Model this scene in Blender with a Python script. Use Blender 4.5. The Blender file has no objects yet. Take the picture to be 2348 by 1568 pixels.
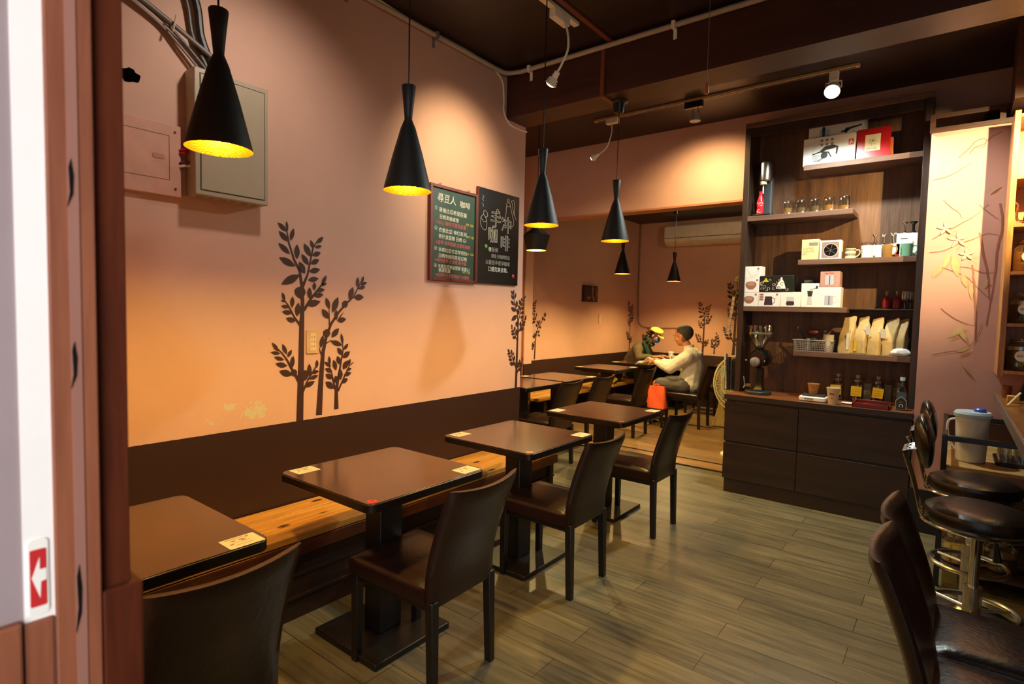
import bpy, bmesh, math, random
from mathutils import Matrix, Vector, noise
S = bpy.context.scene
COL = S.collection
random.seed(7)
PI = math.pi

# ------------------------------------------------------------------ camera
cam = bpy.data.cameras.new('camera')
co = bpy.data.objects.new('camera', cam); COL.objects.link(co)
YAW, PITCH, ROLL, FPX = -0.6627663, -0.0559691, 0.02281187, 1291.156
cy, sy, cp, sp = math.cos(YAW), math.sin(YAW), math.cos(PITCH), math.sin(PITCH)
fw = Vector((sy*cp, cy*cp, sp)); rt = Vector((cy, -sy, 0)); up = rt.cross(fw)
r2 = rt*math.cos(ROLL) + up*math.sin(ROLL); u2 = -rt*math.sin(ROLL) + up*math.cos(ROLL)
co.matrix_world = Matrix(((r2.x, u2.x, -fw.x, 0), (r2.y, u2.y, -fw.y, 0), (r2.z, u2.z, -fw.z, 1.48), (0, 0, 0, 1)))
cam.sensor_width = 36; cam.lens = FPX/2348*36; cam.clip_start = 0.02; cam.clip_end = 60
cam.dof.use_dof = True; cam.dof.focus_distance = 3.3; cam.dof.aperture_fstop = 4.5
S.camera = co

# ------------------------------------------------------------------ colour management, world, lights
S.view_settings.view_transform = 'Standard'; S.view_settings.look = 'None'
S.view_settings.gamma = 1; S.view_settings.use_curve_mapping = False
S.view_settings.exposure = 0.0
wd = bpy.data.worlds.new('daylight'); S.world = wd; wd.use_nodes = True
wd.node_tree.nodes['Background'].inputs[0].default_value = (0.95, 0.96, 1.0, 1)
wd.node_tree.nodes['Background'].inputs[1].default_value = 0.55

def light(name, kind, loc, power, col, aim=None, size=0.05, spot=60, blend=0.4):
    l = bpy.data.lights.new(name, kind); l.energy = power; l.color = col
    if kind == 'AREA':
        l.shape = 'RECTANGLE'; l.size, l.size_y = size
    else:
        l.shadow_soft_size = size
    if kind == 'SPOT':
        l.spot_size = math.radians(spot); l.spot_blend = blend
    o = bpy.data.objects.new(name, l); COL.objects.link(o); o.location = loc
    if aim is not None:
        o.rotation_euler = (Vector(aim)-Vector(loc)).to_track_quat('-Z', 'Y').to_euler()
    return o
WARM = (1.0, 0.64, 0.14); WARM2 = (1.0, 0.76, 0.45); COOL = (0.90, 1.0, 0.93)
# daylight of the street coming through the open shop door behind the camera
light('street_daylight', 'AREA', (0.35, -1.1, 1.8), 13, (1.0, 0.97, 0.95), aim=(-0.85, 0.1, 1.5), size=(1.0, 2.0)).data.spread = math.radians(75)
# track and spot lamps (only those in view get fixtures further down)
light('gooseneck_spot_light', 'SPOT', (-1.965, 2.80, 2.80), 60, WARM2, aim=(-2.75, 2.84, 2.42), size=0.03, spot=84, blend=1.0)
light('gooseneck_rear_light', 'SPOT', (-2.73, 4.66, 2.91), 16, WARM2, aim=(-3.2, 5.0, 0.6), size=0.03, spot=130, blend=0.6)
light('track_spot_light', 'SPOT', (-0.765, 4.54, 3.09), 170, COOL, aim=(-0.78, 4.15, 0.9), size=0.045, spot=150, blend=0.5)
light('header_spot_light', 'SPOT', (-1.78, 4.74, 3.08), 85, (1, 0.72, 0.36), aim=(-1.85, 5.35, 2.20), size=0.03, spot=128, blend=1.0)  # source of this glow unknown; light added at the unlit track spot
light('mural_spot_light', 'SPOT', (0.50, 3.72, 2.72), 320, (1, 0.74, 0.34), aim=(-0.02, 4.82, 2.25), size=0.01, spot=66, blend=0.9)
light('counter_fill_light', 'POINT', (0.95, 3.6, 2.3), 5, WARM2, size=0.06)  # unseen fill added over the bar; no lamp is built here
light('counter_shelf_light', 'POINT', (0.40, 4.40, 2.62), 5, WARM, size=0.04)
light('front_fill_light', 'POINT', (0.5, 1.3, 3.05), 3, (1, 0.82, 0.62), size=0.35)  # soft fill added to brighten the front room, without a fixture
light('gooseneck_front_light', 'SPOT', (-1.93, 1.35, 3.0), 32, (1, 0.86, 0.74), aim=(-2.75, 1.35, 2.1), size=0.05, spot=112, blend=1.0)
light('back_room_fill_light', 'POINT', (-2.6, 7.6, 2.85), 8, WARM2, size=0.1)  # added fill for the rear room, no lamp modelled

# ------------------------------------------------------------------ materials
def lin(h):
    h = h.lstrip('#'); out = []
    for i in (0, 2, 4):
        c = int(h[i:i+2], 16)/255
        out.append(c/12.92 if c <= 0.04045 else ((c+0.055)/1.055)**2.4)
    return tuple(out)
class NT:
    def __init__(s, name):
        s.m = bpy.data.materials.new(name); s.m.use_nodes = True
        s.t = s.m.node_tree; s.b = s.t.nodes['Principled BSDF']
    def n(s, kind, **kw):
        nd = s.t.nodes.new(kind)
        for k, v in kw.items(): setattr(nd, k, v)
        return nd
    def l(s, a, b): s.t.links.new(a, b)
    def coord(s, scale=(1, 1, 1)):
        tc = s.n('ShaderNodeTexCoord'); mp = s.n('ShaderNodeMapping')
        mp.inputs['Scale'].default_value = scale
        s.l(tc.outputs['Object'], mp.inputs[0]); return mp.outputs[0]
    def noise(s, vec, scale, detail=4, rough=0.55):
        nz = s.n('ShaderNodeTexNoise'); nz.inputs['Scale'].default_value = scale
        nz.inputs['Detail'].default_value = detail; nz.inputs['Roughness'].default_value = rough
        s.l(vec, nz.inputs['Vector']); return nz.outputs[0]
    def ramp(s, fac, stops):
        r = s.n('ShaderNodeValToRGB'); e = r.color_ramp.elements
        while len(e) < len(stops): e.new(0.5)
        for i, (p, c) in enumerate(stops):
            e[i].position = p; e[i].color = (*c, 1)
        s.l(fac, r.inputs[0]); return r.outputs[0]
    def math(s, op, a, b=None, c=None):
        m = s.n('ShaderNodeMath', operation=op)
        for i, v in enumerate((a, b, c)):
            if v is None: continue
            if isinstance(v, (int, float)): m.inputs[i].default_value = v
            else: s.l(v, m.inputs[i])
        return m.outputs[0]
    def mix(s, fac, a, b):
        m = s.n('ShaderNodeMix', data_type='RGBA')
        for i, v in ((0, fac), (6, a), (7, b)):
            if isinstance(v, (int, float)): m.inputs[i].default_value = v
            elif isinstance(v, tuple): m.inputs[i].default_value = (*v, 1)
            else: s.l(v, m.inputs[i])
        return m.outputs[2]
    def bump(s, h, strength=0.2, dist=0.01):
        b = s.n('ShaderNodeBump'); b.inputs['Strength'].default_value = strength
        b.inputs['Distance'].default_value = dist
        s.l(h, b.inputs['Height']); s.l(b.outputs[0], s.b.inputs['Normal'])
MC = {}
def mat(name, col, rough=0.5, metal=0.0, var=0.08, scale=12, stretch=(1, 1, 1), bump=0.0, emit=0, spec=0.5, alpha=1, trans=0, coat=0):
    if name in MC: return MC[name]
    k = NT(name); c = lin(col)
    v = k.coord(stretch); nz = k.noise(v, scale)
    lo = tuple(x*(1-var) for x in c); hi = tuple(min(1, x*(1+var)) for x in c)
    k.l(k.ramp(nz, [(0.3, lo), (0.7, hi)]), k.b.inputs['Base Color'])
    k.b.inputs['Roughness'].default_value = rough; k.b.inputs['Metallic'].default_value = metal
    k.b.inputs['Specular IOR Level'].default_value = spec
    k.b.inputs['Coat Weight'].default_value = coat
    if trans: k.b.inputs['Transmission Weight'].default_value = trans
    if alpha < 1: k.b.inputs['Alpha'].default_value = alpha
    if emit:
        k.b.inputs['Emission Color'].default_value = (*c, 1); k.b.inputs['Emission Strength'].default_value = emit
    if bump: k.bump(nz, bump)
    MC[name] = k.m; return k.m
def glass(name, tint=(0.93, 0.95, 0.93), amount=0.82):
    if name in MC: return MC[name]
    k = NT(name); out = k.t.nodes['Material Output']
    tr = k.n('ShaderNodeBsdfTransparent'); tr.inputs[0].default_value = (*tint, 1)
    gl = k.n('ShaderNodeBsdfGlossy'); gl.inputs['Roughness'].default_value = 0.04
    lw = k.n('ShaderNodeLayerWeight'); lw.inputs[0].default_value = 0.45
    f = k.math('MULTIPLY_ADD', lw.outputs['Facing'], 0.55, 1-amount)
    f = k.math('MINIMUM', f, 0.9)
    mx = k.n('ShaderNodeMixShader'); k.l(f, mx.inputs[0]); k.l(tr.outputs[0], mx.inputs[1]); k.l(gl.outputs[0], mx.inputs[2])
    k.l(mx.outputs[0], out.inputs[0]); MC[name] = k.m; return k.m
def wood(name, dark, light_, rough=0.45, grain='z', scale=3.0, bump=0.05, coat=0.0, knots=False):
    if name in MC: return MC[name]
    k = NT(name); st = {'x': (0.7, 9, 9), 'y': (9, 0.7, 9), 'z': (9, 9, 0.7)}[grain]
    v = k.coord(st); n1 = k.noise(v, scale, 6, 0.65)
    v2 = k.coord(tuple(a*5 for a in st)); n2 = k.noise(v2, scale, 3, 0.6)
    f = k.math('ADD', k.math('MULTIPLY', n1, 0.7), k.math('MULTIPLY', n2, 0.3))
    col = k.ramp(f, [(0.36, lin(dark)), (0.64, lin(light_))])
    if knots:
        vr = k.n('ShaderNodeTexVoronoi'); vr.inputs['Scale'].default_value = 1.0
        k.l(k.coord((6.5, 2.6, 1)), vr.inputs['Vector'])
        kf = k.ramp(vr.outputs['Distance'], [(0.06, (1, 1, 1)), (0.11, (0, 0, 0))])
        col = k.mix(kf, col, lin('#3a1a08'))
    k.l(col, k.b.inputs['Base Color']); k.b.inputs['Roughness'].default_value = rough
    k.b.inputs['Coat Weight'].default_value = coat; k.b.inputs['Coat Roughness'].default_value = 0.15
    if bump: k.bump(f, bump, 0.004)
    MC[name] = k.m; return k.m
def wall_paint(name, base, band_z=None, chips=(), band='#301b14'):
    k = NT(name); v = k.coord(); n1 = k.noise(v, 1.3, 5, 0.6); n2 = k.noise(v, 40, 3, 0.6)
    c = lin(base)
    col = k.ramp(n1, [(0.3, tuple(x*0.93 for x in c)), (0.7, tuple(min(1, x*1.05) for x in c))])
    # grubby scuffs
    n3 = k.noise(v, 9, 8, 0.75)
    scf = k.ramp(n3, [(0.68, (0, 0, 0)), (0.80, (1, 1, 1))])
    col = k.mix(k.math('MULTIPLY', scf, 0.32), col, tuple(x*0.55 for x in c))
    sx = k.n('ShaderNodeSeparateXYZ'); k.l(v, sx.inputs[0])
    for (axis, a, z, ra, rz) in chips:
        s_ = sx.outputs[axis]
        da = k.math('DIVIDE', k.math('SUBTRACT', s_, a), ra); dz = k.math('DIVIDE', k.math('SUBTRACT', sx.outputs[2], z), rz)
        d = k.math('SQRT', k.math('ADD', k.math('MULTIPLY', da, da), k.math('MULTIPLY', dz, dz)))
        nn = k.noise(v, 26, 5, 0.7)
        g = k.math('ADD', d, k.math('MULTIPLY', k.math('SUBTRACT', nn, 0.5), 5.0))
        col = k.mix(k.ramp(g, [(0.48, (1, 1, 1)), (0.52, (0, 0, 0))]), col, lin('#c6bea0'))
    if band_z is not None:
        edge = k.math('ADD', sx.outputs[2], k.math('MULTIPLY', k.math('SUBTRACT', n2, 0.5), 0.004))
        bf = k.math('LESS_THAN', edge, band_z)
        n5 = k.noise(v, 23, 3, 0.8)
        bc = k.mix(k.ramp(n5, [(0.76, (0, 0, 0)), (0.79, (1, 1, 1))]), lin(band), lin('#7a5c46'))
        col = k.mix(bf, col, bc)
        k.l(k.math('MULTIPLY_ADD', bf, -0.25, 0.72), k.b.inputs['Roughness'])
    else:
        k.b.inputs['Roughness'].default_value = 0.72
    k.l(col, k.b.inputs['Base Color']); k.bump(k.math('ADD', n1, k.math('MULTIPLY', n2, 0.15)), 0.15, 0.02)
    MC[name] = k.m; return k.m
def floor_mat(name, c1, c2, seam):
    k = NT(name); v = k.coord()
    mp = k.n('ShaderNodeMapping'); mp.inputs['Location'].default_value = (0.78, 0.055, 0); k.l(v, mp.inputs[0])
    br = k.n('ShaderNodeTexBrick'); k.l(mp.outputs[0], br.inputs['Vector'])
    br.inputs['Color1'].default_value = (0, 0, 0, 1); br.inputs['Color2'].default_value = (1, 1, 1, 1)
    br.inputs['Mortar'].default_value = (0.5, 0.5, 0.5, 1); br.inputs['Scale'].default_value = 1
    br.inputs['Mortar Size'].default_value = 0.0016; br.inputs['Mortar Smooth'].default_value = 0.1
    br.inputs['Brick Width'].default_value = 0.97; br.inputs['Row Height'].default_value = 0.155
    gx = k.coord((1.2, 16, 16)); n1 = k.noise(gx, 2.2, 8, 0.68); n2 = k.noise(v, 0.9, 3, 0.5)
    n4 = k.noise(k.coord((0.8, 5, 5)), 2.0, 5, 0.6)
    f = k.math('ADD', k.math('MULTIPLY', n1, 0.55), k.math('ADD', k.math('MULTIPLY', br.outputs['Color'], 0.10), k.math('MULTIPLY', n4, 0.35)))
    col = k.ramp(f, [(0.34, lin(c1)), (0.66, lin(c2))])
    # worn pale scratches along the grain
    sc = k.noise(k.coord((3, 60, 60)), 2.0, 4, 0.8); area = k.noise(v, 2.1, 3, 0.5)
    sf = k.math('MULTIPLY', k.ramp(sc, [(0.62, (0, 0, 0)), (0.68, (1, 1, 1))]), k.ramp(area, [(0.54, (0, 0, 0)), (0.66, (1, 1, 1))]))
    col = k.mix(k.math('MULTIPLY', sf, 0.7), col, lin('#c9bb98'))
    col = k.mix(br.outputs['Fac'], col, lin(seam))
    k.l(col, k.b.inputs['Base Color'])
    k.l(k.math('MULTIPLY_ADD', n1, 0.25, 0.22), k.b.inputs['Roughness'])
    k.bump(k.math('SUBTRACT', k.math('MULTIPLY', n1, 0.3), br.outputs['Fac']), 0.25, 0.004)
    MC[name] = k.m; return k.m

M_WALL = wall_paint('pink_wall_paint', '#d0a690', 0.859, chips=((1, 1.43, 0.945, 0.10, 0.05), (1, 1.30, 0.975, 0.03, 0.03), (1, 1.22, 0.91, 0.04, 0.02)))
M_WALLB = wall_paint('pink_wall_paint_rear', '#d0a085', 0.833)
M_WALLP = wall_paint('pink_wall_paint_plain', '#d0a490')
M_CEIL = mat('dark_ceiling_paint', '#2c1a14', 0.45, var=0.1, scale=2)
M_BEAM = wood('beam_varnish', '#3a2018', '#4c2c20', 0.42, 'x', 1.2, 0.02)
M_FLOOR = floor_mat('grey_brown_laminate', '#474132', '#857b5f', '#2a2118')
M_FLOORB = floor_mat('golden_laminate', '#7a5a38', '#a98455', '#4a321c')
M_CAB = wood('dark_cabinet_veneer', '#221610', '#3f2a1e', 0.42, 'z', 2.0)
M_CABH = wood('dark_drawer_veneer', '#1f130e', '#36231a', 0.4, 'x', 1.6)
M_BACK = wood('cabinet_back_ply', '#4a3020', '#785234', 0.5, 'z', 1.6)
M_EDGE = wood('shelf_edge_veneer', '#523828', '#745444', 0.5, 'x', 2.4)
M_CTOP = wood('counter_wood', '#6a3a1c', '#95582c', 0.35, 'x', 2.0)
M_TOP = wood('table_laminate', '#28130d', '#47281c', 0.2, 'y', 3.2, 0.01, coat=0.4)
M_BLACK = mat('black_painted_wood', '#120c0a', 0.3, var=0.2)
M_BASE = mat('table_base_black', '#15100d', 0.4, var=0.2, bump=0.05)
M_LEATHER = mat('brown_leatherette', '#21110d', 0.28, var=0.12, scale=60, bump=0.12)
M_LEG = mat('black_chair_leg', '#17100e', 0.4, var=0.15)
M_BENCH = wood('pine_bench', '#a86c22', '#dba24a', 0.5, 'y', 2.2, 0.1, knots=True)
M_BENCHD = wood('bench_dark_wood', '#1c0f0a', '#3a1e12', 0.5, 'y', 2.0)
M_SHADE = mat('matte_black_metal', '#1b1b1a', 0.55, 0.2, var=0.1, scale=40)
def gold_mat():
    k = NT('hammered_gold'); v = k.coord(); vr = k.n('ShaderNodeTexVoronoi'); vr.inputs['Scale'].default_value = 240
    k.l(v, vr.inputs['Vector']); k.b.inputs['Base Color'].default_value = (*lin('#8a4c08'), 1)
    k.b.inputs['Metallic'].default_value = 0.9; k.b.inputs['Roughness'].default_value = 0.33
    k.bump(vr.outputs['Distance'], 0.3, 0.003); return k.m
M_GOLD = gold_mat()
M_BULB = mat('glowing_bulb', '#ffd9a0', 0.4, emit=18)
M_CREAM = mat('cream_plastic', '#e9e0c8', 0.45)
M_CONDUIT = mat('grey_conduit', '#b4a48c', 0.35)
M_CONDUITD = mat('dark_grey_conduit', '#7d7468', 0.4)
M_CHROME = mat('chrome', '#d0ccc4', 0.12, 1.0, var=0.03)
M_STEEL = mat('brushed_steel', '#b4b0aa', 0.3, 1.0, var=0.06, stretch=(1, 1, 20))
M_WHITE = mat('white_card', '#efeae2', 0.5, var=0.03)
M_WHITEP = mat('white_plastic', '#f0eee8', 0.35, var=0.03)
M_BLACKP = mat('black_plastic', '#0f0e0e', 0.28, var=0.1)
M_DECAL = mat('dark_brown_vinyl', '#3a2017', 0.5, var=0.06)
M_REDWOOD = wood('reddish_door_wood', '#784028', '#95583a', 0.6, 'z', 2.0)
M_MAHOG = wood('dark_mahogany', '#40180b', '#5e2a12', 0.7, 'z', 1.8); M_MAHOG.node_tree.nodes['Principled BSDF'].inputs['Specular IOR Level'].default_value = 0.15
M_TRIMW = wood('brown_trim_wood', '#2e160c', '#4c2614', 0.45, 'x', 2.0)
M_INK = mat('dark_print_ink', '#2a2624', 0.6)
M_INKG = mat('grey_print_ink', '#8c8884', 0.6)
M_RED = mat('red_print', '#c0282a', 0.45)
GL = glass('clear_glass')

# ------------------------------------------------------------------ geometry helpers
def B(): return bmesh.new()
def box(bm, x0, x1, y0, y1, z0, z1, M=None):
    vs = [Vector((x, y, z)) for x in (x0, x1) for y in (y0, y1) for z in (z0, z1)]
    if M is not None: vs = [M @ v for v in vs]
    v = [bm.verts.new(p) for p in vs]
    for f in ((0, 1, 3, 2), (4, 6, 7, 5), (0, 4, 5, 1), (2, 3, 7, 6), (0, 2, 6, 4), (1, 5, 7, 3)):
        bm.faces.new([v[i] for i in f])
    return bm
def cbox(bm, c, s, M=None):
    return box(bm, c[0]-s[0]/2, c[0]+s[0]/2, c[1]-s[1]/2, c[1]+s[1]/2, c[2]-s[2]/2, c[2]+s[2]/2, M)
def lathe(bm, prof, seg=32, M=None, cap=True, a0=0, a1=2*PI):
    full = abs(a1-a0-2*PI) < 1e-6; n = seg if full else seg+1; rings = []
    for r, z in prof:
        ring = []
        for i in range(n):
            a = a0+(a1-a0)*i/seg; p = Vector((max(r, 1e-5)*math.cos(a), max(r, 1e-5)*math.sin(a), z))
            ring.append(bm.verts.new(M @ p if M is not None else p))
        rings.append(ring)
    for a, b in zip(rings, rings[1:]):
        for i in range(n if full else n-1):
            j = (i+1) % n; bm.faces.new((a[i], a[j], b[j], b[i]))
    if cap and full:
        if prof[0][0] > 1e-4: bm.faces.new(rings[0][::-1])
        if prof[-1][0] > 1e-4: bm.faces.new(rings[-1])
    return bm
def cyl(bm, c, r, h, seg=24, r2=None):
    return lathe(bm, [(r, 0), (r if r2 is None else r2, h)], seg, Matrix.Translation(c))
def tube(bm, pts, r, seg=8, closed=False, cap=True):
    pts = [Vector(p) for p in pts]; n = len(pts); rings = []
    rr = r if isinstance(r, (list, tuple)) else [r]*n
    nrm = None
    for i, p in enumerate(pts):
        if closed: t = pts[(i+1) % n]-pts[i-1]
        else: t = (pts[min(i+1, n-1)]-pts[max(i-1, 0)])
        t.normalize()
        if nrm is None:
            nrm = t.orthogonal().normalized()
        else:
            nrm = (nrm - t*nrm.dot(t))
            if nrm.length < 1e-6: nrm = t.orthogonal()
            nrm.normalize()
        bi = t.cross(nrm)
        rings.append([bm.verts.new(p+(nrm*math.cos(2*PI*k/seg)+bi*math.sin(2*PI*k/seg))*rr[i]) for k in range(seg)])
    rng = range(n if closed else n-1)
    for i in rng:
        a, b = rings[i], rings[(i+1) % n]
        for k in range(seg):
            j = (k+1) % seg; bm.faces.new((a[k], a[j], b[j], b[k]))
    if cap and not closed:
        bm.faces.new(rings[0][::-1]); bm.faces.new(rings[-1])
    return bm
def spline(pts, n=8):
    P = [Vector(p) for p in pts]; P = [P[0]*2-P[1]]+P+[P[-1]*2-P[-2]]; out = []
    for i in range(1, len(P)-2):
        for k in range(n):
            t = k/n; a, b, c, d = P[i-1:i+3]
            out.append(0.5*((2*b)+(c-a)*t+(2*a-5*b+4*c-d)*t*t+(3*b-a-3*c+d)*t**3))
    out.append(P[-2]); return out
def prism(bm, poly, z0, z1, M=None):
    lo = [Vector((x, y, z0)) for x, y in poly]; hi = [Vector((x, y, z1)) for x, y in poly]
    if M is not None: lo = [M @ p for p in lo]; hi = [M @ p for p in hi]
    a = [bm.verts.new(p) for p in lo]; b = [bm.verts.new(p) for p in hi]; n = len(a)
    bm.faces.new(a[::-1]); bm.faces.new(b)
    for i in range(n): bm.faces.new((a[i], a[(i+1) % n], b[(i+1) % n], b[i]))
    return bm
def rrect(x0, x1, y0, y1, r, k=5):
    out = []
    for cx, cy_, a in ((x1-r, y1-r, 0), (x0+r, y1-r, 90), (x0+r, y0+r, 180), (x1-r, y0+r, 270)):
        for i in range(k+1):
            t = math.radians(a+90*i/k); out.append((cx+r*math.cos(t), cy_+r*math.sin(t)))
    return out
def sphere(bm, c, r, M=None, seg=16):
    if not isinstance(r, (tuple, list)): r = (r, r, r)
    X = Matrix.Translation(c) @ (M if M is not None else Matrix()) @ Matrix.Diagonal((*r, 1))
    bmesh.ops.create_uvsphere(bm, u_segments=seg, v_segments=max(6, seg//2+2), radius=1, matrix=X); return bm
def obj(name, bm, m, parent=None, bev=0, smooth=True, loc=None, seg=2, ang=35):
    bmesh.ops.recalc_face_normals(bm, faces=bm.faces)
    me = bpy.data.meshes.new(name); bm.to_mesh(me); bm.free()
    o = bpy.data.objects.new(name, me); COL.objects.link(o)
    if m: me.materials.append(m)
    if loc is not None: o.location = loc
    if parent is not None: o.parent = parent
    if smooth:
        for p in me.polygons: p.use_smooth = True
        me.set_sharp_from_angle(angle=math.radians(ang))
    if bev:
        b = o.modifiers.new('bevel', 'BEVEL'); b.width = bev; b.segments = seg; b.limit_method = 'ANGLE'; b.angle_limit = math.radians(40)
        b.harden_normals = False
    return o
def thing(name, label, cat, loc=(0, 0, 0), rotz=0, group=None):
    o = bpy.data.objects.new(name, None); COL.objects.link(o); o.location = loc; o.rotation_euler = (0, 0, rotz)
    o.empty_display_size = 0.05
    o['label'] = label; o['category'] = cat
    if group: o['group'] = group
    return o
def tag(o, label, cat, group=None):
    o['label'] = label; o['category'] = cat
    if group: o['group'] = group
    return o
def struct(name, bm, m, **kw):
    o = obj(name, bm, m, smooth=False, **kw); o['kind'] = 'structure'; return o
def dup(root, loc, label=None, rotz=None, group=None):
    r = root.copy(); COL.objects.link(r); r.location = loc
    if rotz is not None: r.rotation_euler = (0, 0, rotz)
    if label: r['label'] = label
    if group: r['group'] = group
    for ch in list(root.children):
        c = ch.copy(); COL.objects.link(c); c.parent = r
        for g in ch.children:
            d = g.copy(); COL.objects.link(d); d.parent = c
    return r
def inner(o, bm, M):    # transform every vertex of a bmesh
    for v in bm.verts: v.co = M @ v.co
def TXT(bm, s, size, M, align='LEFT', depth=0.0006, outline=0, bold=0, sx=1.0):
    cu = bpy.data.curves.new('t', 'FONT'); cu.body = s; cu.size = size; cu.align_x = align; cu.resolution_u = 2
    if outline: cu.fill_mode = 'NONE'; cu.bevel_depth = outline; cu.bevel_resolution = 0
    else: cu.extrude = depth; cu.offset = bold
    ob = bpy.data.objects.new('t', cu); COL.objects.link(ob)
    dg = bpy.context.evaluated_depsgraph_get(); dg.update()
    me = bpy.data.meshes.new_from_object(ob.evaluated_get(dg))
    me.transform(M @ Matrix.Diagonal((sx, 1, 1, 1))); bm.from_mesh(me)
    bpy.data.objects.remove(ob); bpy.data.curves.remove(cu); bpy.data.meshes.remove(me)
def MW(x, y, z): return Matrix(((0, 0, 1, x), (1, 0, 0, y), (0, 1, 0, z), (0, 0, 0, 1)))      # writing on a wall facing +x
def MF(x, y, z): return Matrix(((1, 0, 0, x), (0, 0, -1, y), (0, 1, 0, z), (0, 0, 0, 1)))     # writing on a face towards -y
def MT(x, y, z, a=0): return Matrix.Translation((x, y, z)) @ Matrix.Rotation(a, 4, 'Z')       # flat on a table

# ------------------------------------------------------------------ structure
XW, XB, CE = -2.75, -4.3, 3.27
struct('floor', box(B(), -4.5, 3.2, -1.5, 5.36, -0.06, 0), M_FLOOR)
struct('floor_rear', box(B(), -4.5, 3.2, 5.68, 9.2, -0.06, 0.0), M_FLOORB)
t_ = struct('trim_threshold', box(B(), -4.5, 3.2, 5.36, 5.68, -0.06, 0.008), wood('threshold_wood', '#8a6238', '#b98c54', 0.35, 'x', 2.0), bev=0.004)
bm = B(); box(bm, -4.0, -1.3, 5.345, 5.365, 0, 0.012); box(bm, -4.0, -1.3, 5.60, 5.625, 0.004, 0.014); struct('trim_floor_strip', bm, M_BENCHD)
struct('wall_left', box(B(), XW-0.12, XW, 0.05, 3.64, 0, CE), M_WALL)
bm = B(); box(bm, XB-0.1, XB, 3.5, 9.1, 0, CE); struct('wall_left_rear', bm, M_WALLB)
struct('wall_left_return', box(B(), XB, XW-0.12, 3.5, 3.64, 0, CE), M_WALLB)
struct('wall_back', box(B(), XB-0.1, 3.2, 9.0, 9.1, 0, CE), M_WALLB)
bm = B(); box(bm, -4.3, 3.2, 5.35, 5.50, 2.533, CE); box(bm, -4.3, -3.99, 5.35, 5.50, 0, 2.533); box(bm, -1.50, 3.2, 5.35, 5.50, 0, 2.533)
struct('wall_header', bm, wall_paint('pink_header_paint', '#d2a38a', 0.845))
bm = B(); box(bm, -3.99, -1.5, 5.34, 5.51, 2.515, 2.533); struct('trim_header', bm, mat('painted_trim', '#b87850', 0.5))
struct('wall_pier', box(B(), -0.18, 3.2, 4.82, 5.35, 0, 2.745), wall_paint('pink_pier_paint', '#c4968a'))
struct('baseboard_pier', box(B(), -0.19, 0.8, 4.80, 4.82, 0, 0.30), M_BLACK)
struct('ceiling', box(B(), -4.5, 3.2, 0.0, 9.2, CE, CE+0.1), M_CEIL)
struct('ceiling_rear', box(B(), -4.3, 3.2, 5.5, 9.0, 3.0, 3.05), M_CEIL)
struct('trim_beam', box(B(), XW, 3.2, 3.39, 3.64, 2.93, CE), M_BEAM)
struct('wall_right', box(B(), 2.6, 2.7, 0.05, 9.1, 0, CE), M_WALLP)
bm = B(); box(bm, XW-0.1, -0.93, 0.16, 0.26, 0, CE); box(bm, 1.1, 2.7, 0.05, 0.15, 0, CE); box(bm, -0.93, 1.1, 0.05, 0.15, 2.6, CE)
struct('wall_front', bm, M_WALLP)
struct('wall_outside', box(B(), -3.4, -0.93, 0.06, 0.158, -0.1, 3.4), mat('outside_render', '#a08c88', 0.7))
# pier cap: open wooden frame over the mural panel
bm = B(); P0 = 4.80
box(bm, -0.19, 0.30, P0, 5.3, 2.745, 2.775); box(bm, -0.19, 0.30, P0, 5.3, 2.835, 2.865)
box(bm, -0.19, -0.16, P0, 5.3, 2.775, 2.835); box(bm, 0.17, 0.20, P0, 5.3, 2.775, 2.835)
struct('trim_pier_cap', bm, M_TRIMW)
bm = B(); box(bm, 0.22, 3.2, 4.50, 4.86, 2.80, CE); struct('trim_counter_soffit', bm, M_TRIMW)
# strips nailed to ceiling and beam
bm = B(); box(bm, -1.885, -1.855, 0.4, 3.39, CE-0.012, CE); box(bm, -1.94, -1.912, 3.378, 3.39, 2.93, CE-0.012); box(bm, -1.94, -1.912, 3.378, 3.56, 2.918, 2.93)
struct('trim_ceiling_strip', bm, mat('cable_moulding_brown', '#7a4228', 0.4))
# ---- entrance jamb on the left
JX = -0.85
bm = B(); box(bm, -0.93, JX, 0.160, 0.189, 0, 3.2); struct('trim_door_white', bm, mat('white_enamel', '#f2f0ee', 0.35, var=0.02))
bm = B(); box(bm, -0.93, JX-0.002, 0.10, 0.160, 0, 3.2); struct('trim_door_outer', bm, mat('mauve_enamel', '#9a8a8c', 0.4, var=0.05))
bm = B(); box(bm, -0.93, JX+0.005, 0.189, 0.236, 0, 3.2); o = struct('trim_door_post', bm, M_REDWOOD, bev=0.002)
bm = B(); box(bm, JX+0.005, JX+0.0065, 0.2085, 0.2195, 0, 3.2); struct('trim_door_groove', bm, mat('worn_wood_stripe', '#96685a', 0.6, var=0.1, stretch=(1, 1, 0.2)))
bm = B(); box(bm, -0.93, JX-0.006, 0.236, 0.272, 0, 3.2); struct('trim_door_inner', bm, M_MAHOG, bev=0.002)
bm = B(); box(bm, -0.93, JX+0.004, 0.2365, 0.284, 0, 1.105); struct('trim_door_plinth', bm, M_MAHOG, bev=0.004)
bm = B()
for z, s in ((1.62, 1), (1.40, 1), (1.106, 1.5), (1.60-0.42*1.75, 1)):
    prism(bm, [(0.2075, z-0.028*s), (0.2105, z-0.01), (0.2095, z+0.02*s), (0.212, z+0.03*s), (0.2145, z+0.01*s), (0.2135, z-0.012*s)], 0, 0.001, Matrix(((0, 0, 1, JX+0.0065), (1, 0, 0, 0), (0, 1, 0, 0), (0, 0, 0, 1))))
struct('trim_door_chips', bm, M_BLACKP)
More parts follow.
